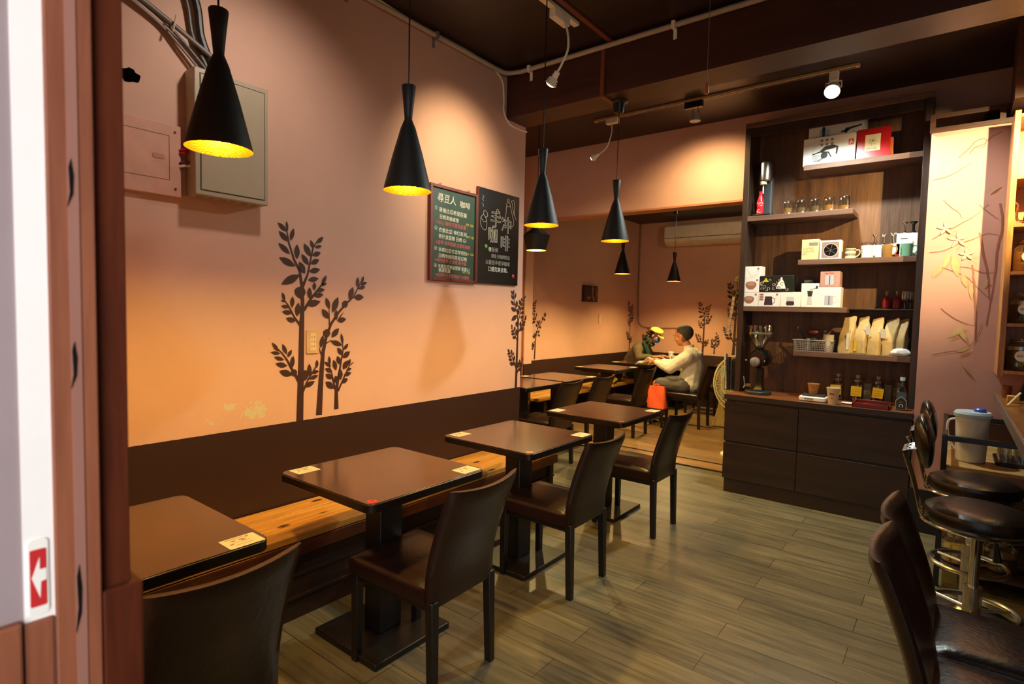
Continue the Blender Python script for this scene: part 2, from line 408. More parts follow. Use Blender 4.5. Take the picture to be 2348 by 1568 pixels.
# low timber rails of the sliding door and its push sign
bm = B(); box(bm, -0.92, -0.87, 0.06, 0.128, 0, 1.085); box(bm, -0.87, -0.846, 0.158, 0.188, 0, 1.095); box(bm, -0.87, -0.840, 0.10, 0.156, 0, 1.10); struct('trim_door_rail', bm, M_REDWOOD, bev=0.003)
t = thing('door_sign', 'red and white arrow sign stuck on the white door frame', 'sign', (JX, 0.1735, 1.148))
obj('sign_plate', prism(B(), rrect(-0.0100, 0.0095, -0.046, 0.046, 0.005), 0, 0.002, MW(0, 0, 0)), M_WHITEP, t)
bm = B(); prism(bm, rrect(-0.0082, 0.0075, -0.036, 0.034, 0.002), 0.002, 0.0026, MW(0, 0, 0)); obj('sign_print', bm, M_RED, t)
bm = B(); prism(bm, [(-0.0065, 0.0), (0.001, 0.024), (0.001, 0.009), (0.0072, 0.009), (0.0072, -0.005), (0.002, -0.006), (0.001, -0.026)], 0.0026, 0.003, MW(0, 0, 0)); obj('sign_arrow', bm, M_WHITEP, t)
t = thing('door_closer', 'black box fixed outside at the very left edge', 'device', (-0.87, 0.128, 1.45))
obj('housing', box(B(), -0.02, 0.012, -0.05, 0.0, -0.055, 0.055), M_BLACKP, t, bev=0.004)
obj('cover_plate', box(B(), 0.012, 0.016, -0.045, -0.006, -0.05, 0.05), M_INK, t, bev=0.002)

# ------------------------------------------------------------------ benches
def bench(label, x0, x1, y0, y1, z=0.42, legs=False):
    t = thing('bench', label, 'bench', ((x0+x1)/2, (y0+y1)/2, 0))
    w = x1-x0; L = y1-y0; n = 3; pw = w/n
    for i in range(n):
        bm = B(); box(bm, -w/2+i*pw+0.004, -w/2+(i+1)*pw-0.004, -L/2, L/2, z-0.035, z); obj('seat_plank', bm, M_BENCH, t, bev=0.004)
    bm = B(); box(bm, -w/2+0.02, w/2-0.03, -L/2, L/2, z-0.05, z-0.036); obj('under_board', bm, M_BENCHD, t)
    if legs:
        for y in [(-L/2+0.2)+k*(L-0.4)/5 for k in range(6)]:
            bm = B(); box(bm, -w/2+0.03, w/2-0.04, y-0.03, y+0.03, 0, z-0.05); obj('leg', bm, M_BENCHD, t)
    else:
        bm = B(); box(bm, w/2-0.03, w/2-0.002, -L/2, L/2, z-0.10, z-0.002-0.036); obj('front_rail', bm, wood('bench_front_rail', '#3a1a0c', '#6a3416', 0.45, 'y', 2), t, bev=0.003)
        bm = B(); box(bm, w/2-0.06, w/2-0.04, -L/2, L/2, 0, z-0.05); obj('front_panel', bm, M_BENCHD, t)
        bm = B()
        for zz in (0.10, 0.21): box(bm, w/2-0.04, w/2-0.03, -L/2, L/2, zz, zz+0.012)
        obj('panel_moulding', bm, M_BENCHD, t)
        for y in [-L/2+0.05+k*(L-0.1)/4 for k in range(5)]:
            bm = B(); box(bm, w/2-0.04, w/2-0.025, y-0.02, y+0.02, 0, z-0.10); obj('stile', bm, M_BENCHD, t)
    return t
bench('pine plank bench along the near left wall', -2.745, -2.335, 0.45, 3.60)
bench('pine bench along the back room wall where a person sits', -4.295, -3.88, 5.52, 8.95, legs=True)
bench('short pine bench before the rear opening behind the half hidden table', -4.295, -3.88, 3.75, 5.335, legs=True)

# ------------------------------------------------------------------ tables
NUM = {}
def table(label, x, y, sticker=None, proto=None):
    t = thing('cafe_table', label, 'table', (x, y, 0), 0, 'square pedestal tables')
    hx, hy = 0.32, 0.33
    if proto:
        for ch in proto.children:
            if ch.name.startswith('number'): continue
            c = ch.copy(); COL.objects.link(c); c.parent = t
    else:
        obj('tabletop', prism(B(), rrect(-hx+0.004, hx-0.004, -hy+0.004, hy-0.004, 0.036), 0.742, 0.745), M_TOP, t, bev=0.001)
        obj('edge_band', prism(B(), rrect(-hx, hx, -hy, hy, 0.04), 0.708, 0.742), M_BLACK, t, bev=0.003)
        bm = B(); box(bm, -0.25, 0.25, -0.25, 0.25, 0.685, 0.708); obj('under_frame', bm, M_BASE, t)
        bm = B(); box(bm, -0.055, 0.052, -0.062, 0.062, 0.03, 0.69); box(bm, -0.066, 0.044, -0.05, 0.05, 0.03, 0.69); obj('column', bm, M_BASE, t, bev=0.004)
        bm = B(); prism(bm, rrect(-0.215, 0.215, -0.215, 0.215, 0.008), 0, 0.028); obj('base_plate', bm, M_BASE, t, bev=0.004)
    if sticker:
        bm = B(); cyl(bm, (hx-0.032, -hy+0.036, 0.745), 0.019, 0.0008, 24)
        s = obj('number_sticker', bm, M_RED, t); s['label'] = 'round red sticker with the number %s' % sticker
        bm = B(); TXT(bm, sticker, 0.026, MT(hx-0.032-0.008, -hy+0.036-0.006, 0.7462, math.radians(20)), depth=0.0002); obj('number', bm, M_INK, s)
    return t
T1 = table('near left table cut off by the door post', -1.98, 0.585)
T2 = table('second table from the door, under the pendants, with red number 2', -1.985, 1.630, '2', T1)
T3 = table('third table along the near wall, beside the end of the wall', -1.985, 2.640, '3', T1)
T4 = table('dark table past the wall corner, in front of the rear chairs', -2.02, 3.740, '4', T1)
T5a = table('half hidden table just behind the wall end by the rear bench', -3.475, 4.615, None, T1)
T5 = table('wooden table pushed behind the half hidden one by the rear bench', -3.49, 5.335, None, T1)
T6 = table('rear table beside the bag on the bench', -3.66, 6.79, None, T1)
T7 = table('rear table that the man in white leans over', -3.68, 7.86, None, T1)
T8 = table('farthest table carrying the paper cups', -3.50, 8.57, None, T1)
cardp = None
def card(x, y, label, a=0):
    global cardp
    if cardp: return dup(cardp, (x, y, 0.7452), label, a)
    t = thing('menu_card', label, 'card', (x, y, 0.7452), a, 'notice cards on table corners')
    obj('sheet', prism(B(), rrect(-0.042, 0.042, -0.054, 0.054, 0.004), 0, 0.0008), mat('cream_card', '#cbc2a4', 0.4), t)
    bm = B(); random.seed(3)
    for k in range(5):
        cx, cy_ = random.uniform(-0.03, 0.03), random.uniform(-0.04, 0.04)
        prism(bm, rrect(cx-0.004, cx+0.004, cy_-0.006, cy_+0.006, 0.002), 0.0008, 0.0011)
    for k in range(3):
        box(bm, 0.02-0.02*k, 0.022-0.02*k, -0.03, 0.025, 0.0008, 0.0011)
    box(bm, -0.034, -0.030, -0.04, 0.02, 0.0008, 0.0011)
    obj('print', bm, mat('card_print', '#8a6a50', 0.6), t)
    cardp = t; return t
card(-1.705, 0.843, 'notice card on the near left table behind the door post')
card(-2.25, 1.396, 'notice card on the wall side corner of the table numbered 2')
card(-1.724, 1.888, 'notice card on the aisle side corner of the table numbered 2')
card(-2.25, 2.406, 'notice card on the wall side corner of the third table')
card(-1.72, 2.898, 'notice card on the aisle side corner of the third table')
card(-2.285, 3.50, 'notice card on the wall side corner of the table past the wall end')
card(-1.755, 4.0, 'notice card on the aisle side corner of the table past the wall end')
card(-3.76, 5.08, 'notice card at the left corner of the wooden rear table')
card(-3.215, 5.60, 'notice card at the right corner of the wooden rear table')
card(-3.93, 6.53, 'notice card at the left corner of the table by the bench bag')
card(-3.40, 7.05, 'notice card at the right corner of the table by the bench bag')
card(-3.95, 7.60, 'notice card beside the sleeve of the person in the yellow cap')

# ------------------------------------------------------------------ chairs
def back_mesh(w=0.395, z0=0.365, z1=0.835, t=0.044, nx=14, nz=16):
    bm = B(); F, Bk = [], []
    for j in range(nz+1):
        v = j/nz; z = z0+(z1-z0)*v
        lean = 0.205 + 0.0*v + 0.115*max(0, (z-0.45)/0.385)**1.45
        rf, rb = [], []
        for i in range(nx+1):
            u = -1+2*i/nx
            bow = 0.030*(1-u*u)*min(1, v*1.6)
            edge = max(0, abs(u)-0.86)/0.14; th = t/2*math.sqrt(max(0.12, 1-edge*edge*0.8))
            top = max(0, v-0.93)/0.07; th *= math.sqrt(max(0.15, 1-top*top*0.8))
            dz = -0.014*(1-u*u)*v*v; zz = z+dz
            y = u*w/2*(0.97+0.03*v)
            rf.append(bm.verts.new((lean+bow-th, y, zz))); rb.append(bm.verts.new((lean+bow+th, y, zz)))
        F.append(rf); Bk.append(rb)
    for j in range(nz):
        for i in range(nx):
            bm.faces.new((F[j][i], F[j][i+1], F[j+1][i+1], F[j+1][i])); bm.faces.new((Bk[j][i], Bk[j+1][i], Bk[j+1][i+1], Bk[j][i+1]))
        bm.faces.new((F[j][0], F[j+1][0], Bk[j+1][0], Bk[j][0])); bm.faces.new((F[j][nx], Bk[j][nx], Bk[j+1][nx], F[j+1][nx]))
    for i in range(nx):
        bm.faces.new((F[nz][i], F[nz][i+1], Bk[nz][i+1], Bk[nz][i])); bm.faces.new((F[0][i], Bk[0][i], Bk[0][i+1], F[0][i+1]))
    return bm
def make_chair(label):
    t = thing('dining_chair', label, 'chair', (0, 0, 0), 0, 'brown leatherette chairs')
    obj('backrest', back_mesh(), M_LEATHER, t, ang=60)
    bm = B(); w = 0.195
    n = 10; top = []; 
    grid = [[None]*(n+1) for _ in range(n+1)]
    for i in range(n+1):
        for j in range(n+1):
            x = -0.236+0.436*i/n; y = -w+2*w*j/n; u = 2*i/n-1; v = 2*j/n-1
            ez = max(0, max(abs(u), abs(v))-0.8)/0.2
            grid[i][j] = bm.verts.new((x, y, 0.456+0.010*(1-u*u)*(1-v*v)-0.012*ez**2))
    for i in range(n):
        for j in range(n): bm.faces.new((grid[i][j], grid[i+1][j], grid[i+1][j+1], grid[i][j+1]))
    rim = [grid[i][0] for i in range(n+1)]+[grid[n][j] for j in range(1, n+1)]+[grid[i][n] for i in range(n-1, -1, -1)]+[grid[0][j] for j in range(n-1, 0, -1)]
    mid = [bm.verts.new((v.co.x*1.006-0.0, v.co.y*1.02, 0.428)) for v in rim]; low = [bm.verts.new((v.co.x, v.co.y, 0.378)) for v in rim]
    m = len(rim)
    for k in range(m):
        q = (k+1) % m; bm.faces.new((rim[k], rim[q], mid[q], mid[k])); bm.faces.new((mid[k], mid[q], low[q], low[k]))
    bm.faces.new(low[::-1]); obj('seat', bm, M_LEATHER, t, ang=60)
    bm = B(); box(bm, -0.225, 0.20, -0.175, 0.175, 0.345, 0.378); obj('seat_frame', bm, M_LEG, t, bev=0.003)
    for sx, sy_ in ((-1, -1), (-1, 1), (1, -1), (1, 1)):
        x = -0.215 if sx < 0 else 0.212; bm = B(); a = 0.019; b = 0.016
        lo = [bm.verts.new((x+dx*b+(0.012 if sx > 0 else 0), sy_*0.172+dy*b, 0)) for dx, dy in ((-1, -1), (1, -1), (1, 1), (-1, 1))]
        hi = [bm.verts.new((x+dx*a, sy_*0.170+dy*a, 0.39)) for dx, dy in ((-1, -1), (1, -1), (1, 1), (-1, 1))]
        bm.faces.new(lo[::-1]); bm.faces.new(hi)
        for k in range(4): bm.faces.new((lo[k], lo[(k+1) % 4], hi[(k+1) % 4], hi[k]))
        obj('leg', bm, M_LEG, t, bev=0.003)
    return t
ch = make_chair('dark chair at the near left table, its back filling the lower left')
ch.location = (-1.69, 0.64, 0)
for x, y, a, lb in ((-1.69, 1.60, 2, 'brown chair in the foreground tucked at the table numbered 2'),
                    (-1.705, 2.60, 0, 'brown chair at the third table along the near wall'),
                    (-1.71, 3.635, 0, 'brown chair at the table past the wall end, nearest the cabinet'),
                    (-3.09, 4.48, 0, 'rear chair half hidden behind the table past the wall end'),
                    (-3.09, 5.12, 0, 'rear chair at the wooden rear table, leftmost but one of its row'),
                    (-3.14, 6.28, 0, 'rear chair in front of the orange bag'),
                    (-2.735, 7.34, 0, 'chair the man in the white shirt sits on'),
                    (-2.90, 8.45, 0, 'empty chair in the far corner behind the man'),
                    (0.20, 1.955, 180, 'nearer of the two chairs at the lower right edge'),
                    (0.195, 2.36, 180, 'farther of the two chairs at the lower right edge')):
    dup(ch, (x, y, 0), lb, math.radians(a))

# ------------------------------------------------------------------ pendants
def tall_pendant(label, x, y, z, top=CE, canopy=True, power=50):
    t = thing('pendant_lamp', label, 'lamp', (x, y, z), 0, 'black hourglass pendant lamps')
    out = [(0.096, 0), (0.092, 0.02), (0.06, 0.145), (0.030, 0.25), (0.0155, 0.285), (0.0165, 0.30), (0.021, 0.345), (0.0285, 0.415), (0.027, 0.418), (0.004, 0.414)]
    s = obj('lamp_shade', lathe(B(), out, 48, cap=False), M_SHADE, t)
    inn = [(0.0955, 0.0005), (0.0905, 0.02), (0.058, 0.145), (0.028, 0.25), (0.013, 0.283), (0.0005, 0.284)]
    obj('shade_lining', lathe(B(), inn, 48, cap=False), M_GOLD, s)
    obj('cord', tube(B(), [(0, 0, 0.41), (0, 0, top-z)], 0.0032, 6), M_BLACKP, t)
    if canopy: obj('ceiling_cup', lathe(B(), [(0.012, -0.085), (0.034, -0.08), (0.042, -0.02), (0.058, -0.006), (0.058, 0)], 32, Matrix.Translation((0, 0, top-z))), M_BLACKP, t)
    obj('bulb', sphere(B(), (0, 0, 0.15), 0.022), M_BULB, t)
    light('pendant_glow', 'POINT', (x, y, z+0.062), power, WARM if power < 100 else (1.0, 0.74, 0.28), size=0.03)
    return t
tall_pendant('largest pendant in front of the grey electrical box', -1.81, 0.829, 1.955)
tall_pendant('pendant hanging just left of the green menu board', -1.775, 1.56, 1.955)
tall_pendant('pendant in line with the end of the near wall', -1.83, 2.585, 1.955)
tall_pendant('pendant on the beam with a visible black ceiling cup', -1.88, 3.546, 1.977, top=2.93)
tall_pendant('small rear pendant directly below the one on the beam', -3.205, 6.263, 1.955, top=3.0, power=120)
tall_pendant('smallest pendant, in front of the air conditioner', -3.221, 7.914, 1.955, top=3.0, power=120)
t = thing('drum_pendant_lamp', 'squat black drum pendant beneath the pendant at the wall end', 'lamp', (-3.21, 4.46, 2.065))
s = obj('lamp_shade', lathe(B(), [(0.093, 0), (0.10, 0.02), (0.128, 0.13), (0.131, 0.145), (0.125, 0.15), (0.055, 0.20), (0.036, 0.24), (0.03, 0.245), (0.004, 0.245)], 48, cap=False), M_SHADE, t)
obj('shade_lining', lathe(B(), [(0.0925, 0.001), (0.098, 0.02), (0.124, 0.13), (0.05, 0.195), (0.001, 0.21)], 48, cap=False), M_GOLD, s)
obj('cord', tube(B(), [(0, 0, 0.24), (0, 0, CE-2.065)], 0.0032, 6), M_BLACKP, t)
obj('bulb', sphere(B(), (0, 0, 0.09), 0.024), M_BULB, t)
light('drum_glow', 'POINT', (-3.21, 4.46, 2.065+0.045), 120, (1.0, 0.74, 0.28), size=0.03)

# ------------------------------------------------------------------ tracks, spots, conduits
bm = B(); box(bm, -1.955, -1.915, 0.6, 3.06, CE-0.022, CE); t = tag(obj('lighting_track', bm, M_CREAM, bev=0.003), 'short cream light track on the front ceiling', 'track')
bm = B(); box(bm, -2.73, -0.607, 4.66, 4.70, CE-0.022, CE); t = obj('lighting_track', bm, mat('beige_track', '#b39a74', 0.4), bev=0.003); tag(t, 'long beige light track on the ceiling behind the beam', 'track')
obj('track_slot', box(B(), -2.70, -0.63, 4.675, 4.685, CE-0.0245, CE-0.022), M_TRIMW, t)
def gooseneck(label, boxc, pts, lit, sz=1.0, boxs=(0.045, 0.16, 0.05)):
    t = thing('gooseneck_spotlight', label, 'lamp', boxc, 0, 'cream gooseneck track spotlights')
    L = Vector(boxc); bm = B(); cbox(bm, (0, 0, 0), boxs); obj('track_adapter', bm, M_CREAM, t, bev=0.004)
    P = spline([Vector(p)-L for p in pts], 6); obj('gooseneck', tube(B(), P, 0.0065*sz, 8), M_CREAM, t)
    d = (P[-1]-P[-2]).normalized(); q = d.to_track_quat('Z', 'Y').to_matrix().to_4x4()
    Mh = Matrix.Translation(P[-1]) @ q @ Matrix.Scale(sz, 4)
    prof = [(0.012, -0.005), (0.017, 0.0), (0.019, 0.035), (0.030, 0.042), (0.031, 0.047), (0.022, 0.050), (0.033, 0.055), (0.034, 0.060), (0.024, 0.063), (0.036, 0.068), (0.037, 0.074), (0.030, 0.078)]
    hd = obj('lamp_head', lathe(B(), prof, 28, Mh), M_CREAM, t)
    bm = B(); lathe(bm, [(0.001, 0.088), (0.018, 0.085), (0.028, 0.0785)], 24, Mh, cap=False)
    obj('lens', bm, mat('lit_lens_%s' % ('warm' if lit > 5 else 'dim'), '#fff0d0', 0.3, emit=lit), hd)
    return t
gooseneck('gooseneck spotlight hanging from the front ceiling near the conduit', (-1.935, 2.87, CE-0.047), [(-1.915, 2.87, 3.22), (-1.86, 2.84, 3.12), (-1.835, 2.815, 3.0), (-1.865, 2.80, 2.915), (-1.895, 2.80, 2.875)], 4)
gooseneck('small lit gooseneck spotlight on the left end of the rear track', (-2.545, 4.68, CE-0.04), [(-2.55, 4.67, 3.22), (-2.54, 4.66, 3.12), (-2.575, 4.65, 3.0), (-2.63, 4.65, 2.955), (-2.665, 4.65, 2.94)], 40, 0.9, (0.12, 0.045, 0.05))
t = thing('track_spotlight', 'unlit black spotlight hanging mid way on the rear track', 'lamp', (-1.775, 4.68, CE-0.03))
obj('track_adapter', box(B(), -0.09, 0.06, -0.02, 0.02, -0.045, 0.008), M_BLACKP, t, bev=0.003)
obj('bracket', tube(B(), [(-0.018, 0, -0.045), (-0.03, 0, -0.10), (0.03, 0, -0.10), (0.018, 0, -0.045)], 0.003, 6), M_BLACKP, t)
obj('lamp_head', lathe(B(), [(0.045, -0.155), (0.043, -0.135), (0.028, -0.13), (0.030, -0.09), (0.015, -0.085), (0.001, -0.085)], 24), mat('grey_lamp_body', '#8e8c8a', 0.4), t)
t = thing('track_spotlight', 'bright white lit spotlight on the right end of the rear track', 'lamp', (-0.765, 4.68, CE-0.03))
obj('track_adapter', box(B(), -0.03, 0.03, -0.02, 0.02, -0.06, 0.008), M_WHITEP, t, bev=0.003)
obj('bracket', tube(B(), [(-0.05, 0, -0.11), (-0.05, 0, -0.065), (0.05, 0, -0.065), (0.05, 0, -0.11)], 0.005, 6), M_WHITEP, t)
Mh = Matrix.Translation((0, -0.01, -0.11)) @ Vector((0.0, -0.62, -0.6)).to_track_quat('Z', 'Y').to_matrix().to_4x4()
hd = obj('lamp_head', lathe(B(), [(0.02, -0.02), (0.042, -0.01), (0.05, 0.02), (0.053, 0.055), (0.05, 0.056)], 28, Mh), M_WHITEP, t)
obj('lens', lathe(B(), [(0.001, 0.062), (0.03, 0.062), (0.049, 0.056)], 28, Mh, cap=False), mat('lit_led_lens', '#f4fff8', 0.3, emit=60), hd)
# conduit
bm = B(); tube(bm, [(-2.725, 0.3, 3.24), (-2.725, 3.22, 3.24)]+spline([(-2.725, 3.22, 3.24), (-2.70, 3.32, 3.235), (-2.60, 3.365, 3.235)], 5)[1:]+[(2.5, 3.365, 3.235)], 0.0165, 12)
cd = tag(obj('conduit_pipe', bm, M_CONDUIT), 'grey conduit running along wall top and across the beam', 'pipe')
for c in ((-2.725, 1.95), (-2.725, 2.62)):
    bm = B(); box(bm, -2.749, -2.704, c[1]-0.01, c[1]+0.01, 3.218, 3.262); box(bm, -2.749, -2.744, c[1]-0.01, c[1]+0.01, 3.17, 3.218); obj('pipe_clip', bm, M_CONDUITD, cd)
for x in (-2.52, -1.43, -0.2):
    bm = B(); box(bm, x-0.011, x+0.011, 3.344, 3.388, 3.213, 3.257); box(bm, x-0.011, x+0.011, 3.384, 3.389, 3.16, 3.213); obj('pipe_clip', bm, M_CREAM, cd)
bm = B(); tube(bm, spline([(-2.742, 0.9, 3.262), (-2.70, 1.8, 3.262), (-2.742, 2.4, 3.262), (-2.742, 3.05, 3.262), (-2.742, 3.30, 3.21), (-2.742, 3.345, 3.08), (-2.742, 3.35, 2.97), (-2.742, 3.42, 2.90), (-2.742, 3.54, 2.89), (-2.742, 3.64, 2.895)], 8), 0.007, 8)
tag(obj('wall_cable', bm, M_CREAM), 'thin cream cable looping under the beam at the wall end', 'cable')
bm = B(); tube(bm, spline([(-3.75, 5.335, 2.95), (-3.72, 5.335, 2.8), (-3.70, 5.335, 2.3), (-3.76, 5.335, 2.1)], 6), 0.006, 6)
cb = tag(obj('wall_cable', bm, M_CONDUITD), 'dangling cable on the rear header left of the drum pendant', 'cable')
bm = B(); tube(bm, [(-4.0, 5.335, 2.5), (-4.005, 5.335, 0.1)], 0.010, 6); tag(obj('pipe_cover', bm, mat('brown_pipe', '#8a4a28', 0.5)), 'thin brown vertical pipe at the rear wall opening', 'pipe')
# pull cord
t = thing('pull_cord', 'thin cord with a wooden weight hanging before the beam', 'cord', (-1.155, 3.2, 2.72))
obj('cord', tube(B(), [(0, 0, 0.06), (0, 0, CE-2.72)], 0.0018, 5), M_CONDUITD, t)
obj('weight', lathe(B(), [(0.008, -0.006), (0.0125, 0.0), (0.011, 0.03), (0.006, 0.058), (0.003, 0.062)], 16), mat('amber_wood', '#b5642e', 0.4), t)

# ------------------------------------------------------------------ electrical things on the left wall
t = thing('electrical_box', 'beige grey metal electrical box on the near left wall', 'box', (XW, 1.28, 2.235))
obj('housing', box(B(), 0, 0.10, -0.17, 0.165, -0.275, 0.275), mat('beige_grey_enamel', '#a99c84', 0.4, var=0.03), t, bev=0.004)
bm = B(); box(bm, 0.1, 0.104, -0.145, 0.145, -0.25, 0.25); d = obj('door', bm, mat('beige_grey_enamel', '#a99c84'), t, bev=0.0015)
bm = B()
for a in ((-0.149, -0.1465), (0.1465, 0.149)): box(bm, 0.1, 0.1008, a[0], a[1], -0.253, 0.253)
for a in ((-0.254, -0.2515), (0.2515, 0.254)): box(bm, 0.1, 0.1008, -0.149, 0.149, a[0], a[1])
obj('door_gap', bm, M_INK, t)
bm = B()
for k in range(6): prism(bm, [(0.05+0.016*math.cos(a*PI/6), -0.13+0.05*k+0.016*math.sin(a*PI/6)) for a in range(12)], -0.277, -0.275)
obj('knockout', bm, mat('knockout_grey', '#95886f', 0.5), t)
t = thing('wall_panel', 'pink painted square access panel beside the electrical box', 'panel', (XW, 0.965, 2.10))
obj('board', box(B(), 0, 0.022, -0.13, 0.12, -0.155, 0.155), mat('pink_panel_paint', '#cf9c86', 0.6), t, bev=0.004)
bm = B()
for z in (-0.085, 0.105): box(bm, 0.022, 0.0226, -0.13, 0.072, z-0.0012, z+0.0012)
box(bm, 0.022, 0.0226, 0.070, 0.0725, -0.085, 0.105); obj('door_gap', bm, mat('panel_line', '#7a4a3c', 0.6), t)
bm = B(); prism(bm, rrect(0.005, 0.055, 0.0, 0.02, 0.008), 0.022, 0.024, MW(0, 0, 0)); obj('latch', bm, mat('panel_latch', '#b98876', 0.6), t)
for y, z in ((0.095, 0.125), (0.095, -0.12)):
    obj('screw', cyl(B(), (0, 0, 0), 0.005, 0.003, 10), mat('screw_dark', '#5a3428', 0.5), t).matrix_local = Matrix.Translation((0.022, y, z)) @ Matrix.Rotation(PI/2, 4, 'Y')
for i, (z, c, nm) in enumerate(((2.155, '#b02040', 'upper crimson'), (2.14, '#b02040', 'second crimson'), (2.10, '#7c1c3a', 'dark red'), (2.085, '#e6e0dc', 'lowest white'))):
    bm = B(); tube(bm, spline([(-2.735, 1.075, z-0.006), (-2.715, 1.09, z), (-2.712, 1.105, z+0.002), (-2.70, 1.112, z+0.004)], 4), 0.0055, 8)
    tag(obj('wire', bm, mat('wire_%d' % i, c, 0.4)), '%s wire between access panel and electrical box' % nm, 'wire')
for i, (pts, r, c, lb) in enumerate((
    ([(-2.70, 0.85, 2.76), (-2.71, 1.0, 2.70), (-2.70, 1.13, 2.63), (-2.69, 1.23, 2.57), (-2.70, 1.28, 2.51)], 0.011, '#6a625c', 'grey cable sagging over the electrical box, topmost'),
    ([(-2.72, 0.85, 2.74), (-2.73, 1.0, 2.67), (-2.72, 1.08, 2.60), (-2.71, 1.17, 2.51)], 0.006, '#7a736c', 'lowest thin grey cable left of the electrical box'),
    ([(-2.71, 0.86, 2.75), (-2.72, 1.0, 2.69), (-2.71, 1.10, 2.61), (-2.70, 1.20, 2.51)], 0.007, '#5c5650', 'middle grey cable left of the electrical box'),
    ([(-2.715, 1.08, 3.0), (-2.715, 1.15, 2.80), (-2.715, 1.17, 2.66), (-2.70, 1.23, 2.51)], 0.017, '#26211f', 'thick black cable dropping into the electrical box'),
    ([(-2.73, 1.05, 3.0), (-2.73, 1.115, 2.80), (-2.73, 1.14, 2.66), (-2.70, 1.20, 2.51)], 0.009, '#4c4038', 'brown cable beside the thick black one'))):
    bm = B(); tube(bm, spline(pts, 6), r, 10); tag(obj('cable', bm, mat('cable_%d' % i, c, 0.45)), lb, 'cable')
tag(obj('cable_tie', tube(B(), [(-2.69, 1.055, 2.71), (-2.685, 1.04, 2.635)], 0.004, 6), M_CONDUIT), 'pale tie around the sagging grey cables', 'tie')
bm = B(); M = MW(XW+0.001, 0.895, 2.42)
prism(bm, [(0.04*math.cos(a*PI/8)*(1+0.2*math.sin(a*2.3)), 0.028*math.sin(a*PI/8)*(1+0.15*math.cos(a*1.7))) for a in range(16)], 0, 0.001, M)
tag(obj('wall_hole', bm, mat('hole_black', '#060404', 0.95, spec=0.0)), 'ragged dark hole in the near left wall', 'hole')
def outlet(label, M, w=0.075, h=0.13):
    t = thing('wall_outlet', label, 'outlet', M.translation, 0)
    R = M.copy(); R.translation = (0, 0, 0)
    obj('plate', prism(B(), rrect(-w/2, w/2, -h/2, h/2, 0.006), 0, 0.007, R), mat('aged_plastic', '#c9a67c', 0.45), t, bev=0.001)
    bm = B(); prism(bm, rrect(-w*0.24, w*0.24, -h*0.36, h*0.36, 0.003), 0.007, 0.0085, R); obj('insert', bm, mat('aged_plastic_light', '#dcbf92', 0.4), t)
    bm = B()
    for z in (-0.025, 0.0, 0.025):
        for s_ in (-1, 1): prism(bm, rrect(s_*0.007-0.0013, s_*0.007+0.0013, z-0.005, z+0.005, 0.0008, 1), 0.0085, 0.009, R)
    obj('socket_slots', bm, M_INK, t)
outlet('aged socket plate on the wall between the painted saplings', MW(XW, 1.75, 1.285))
outlet('small socket plate on the rear left wall under the picture', MW(XB, 7.70, 1.38), 0.09, 0.15)

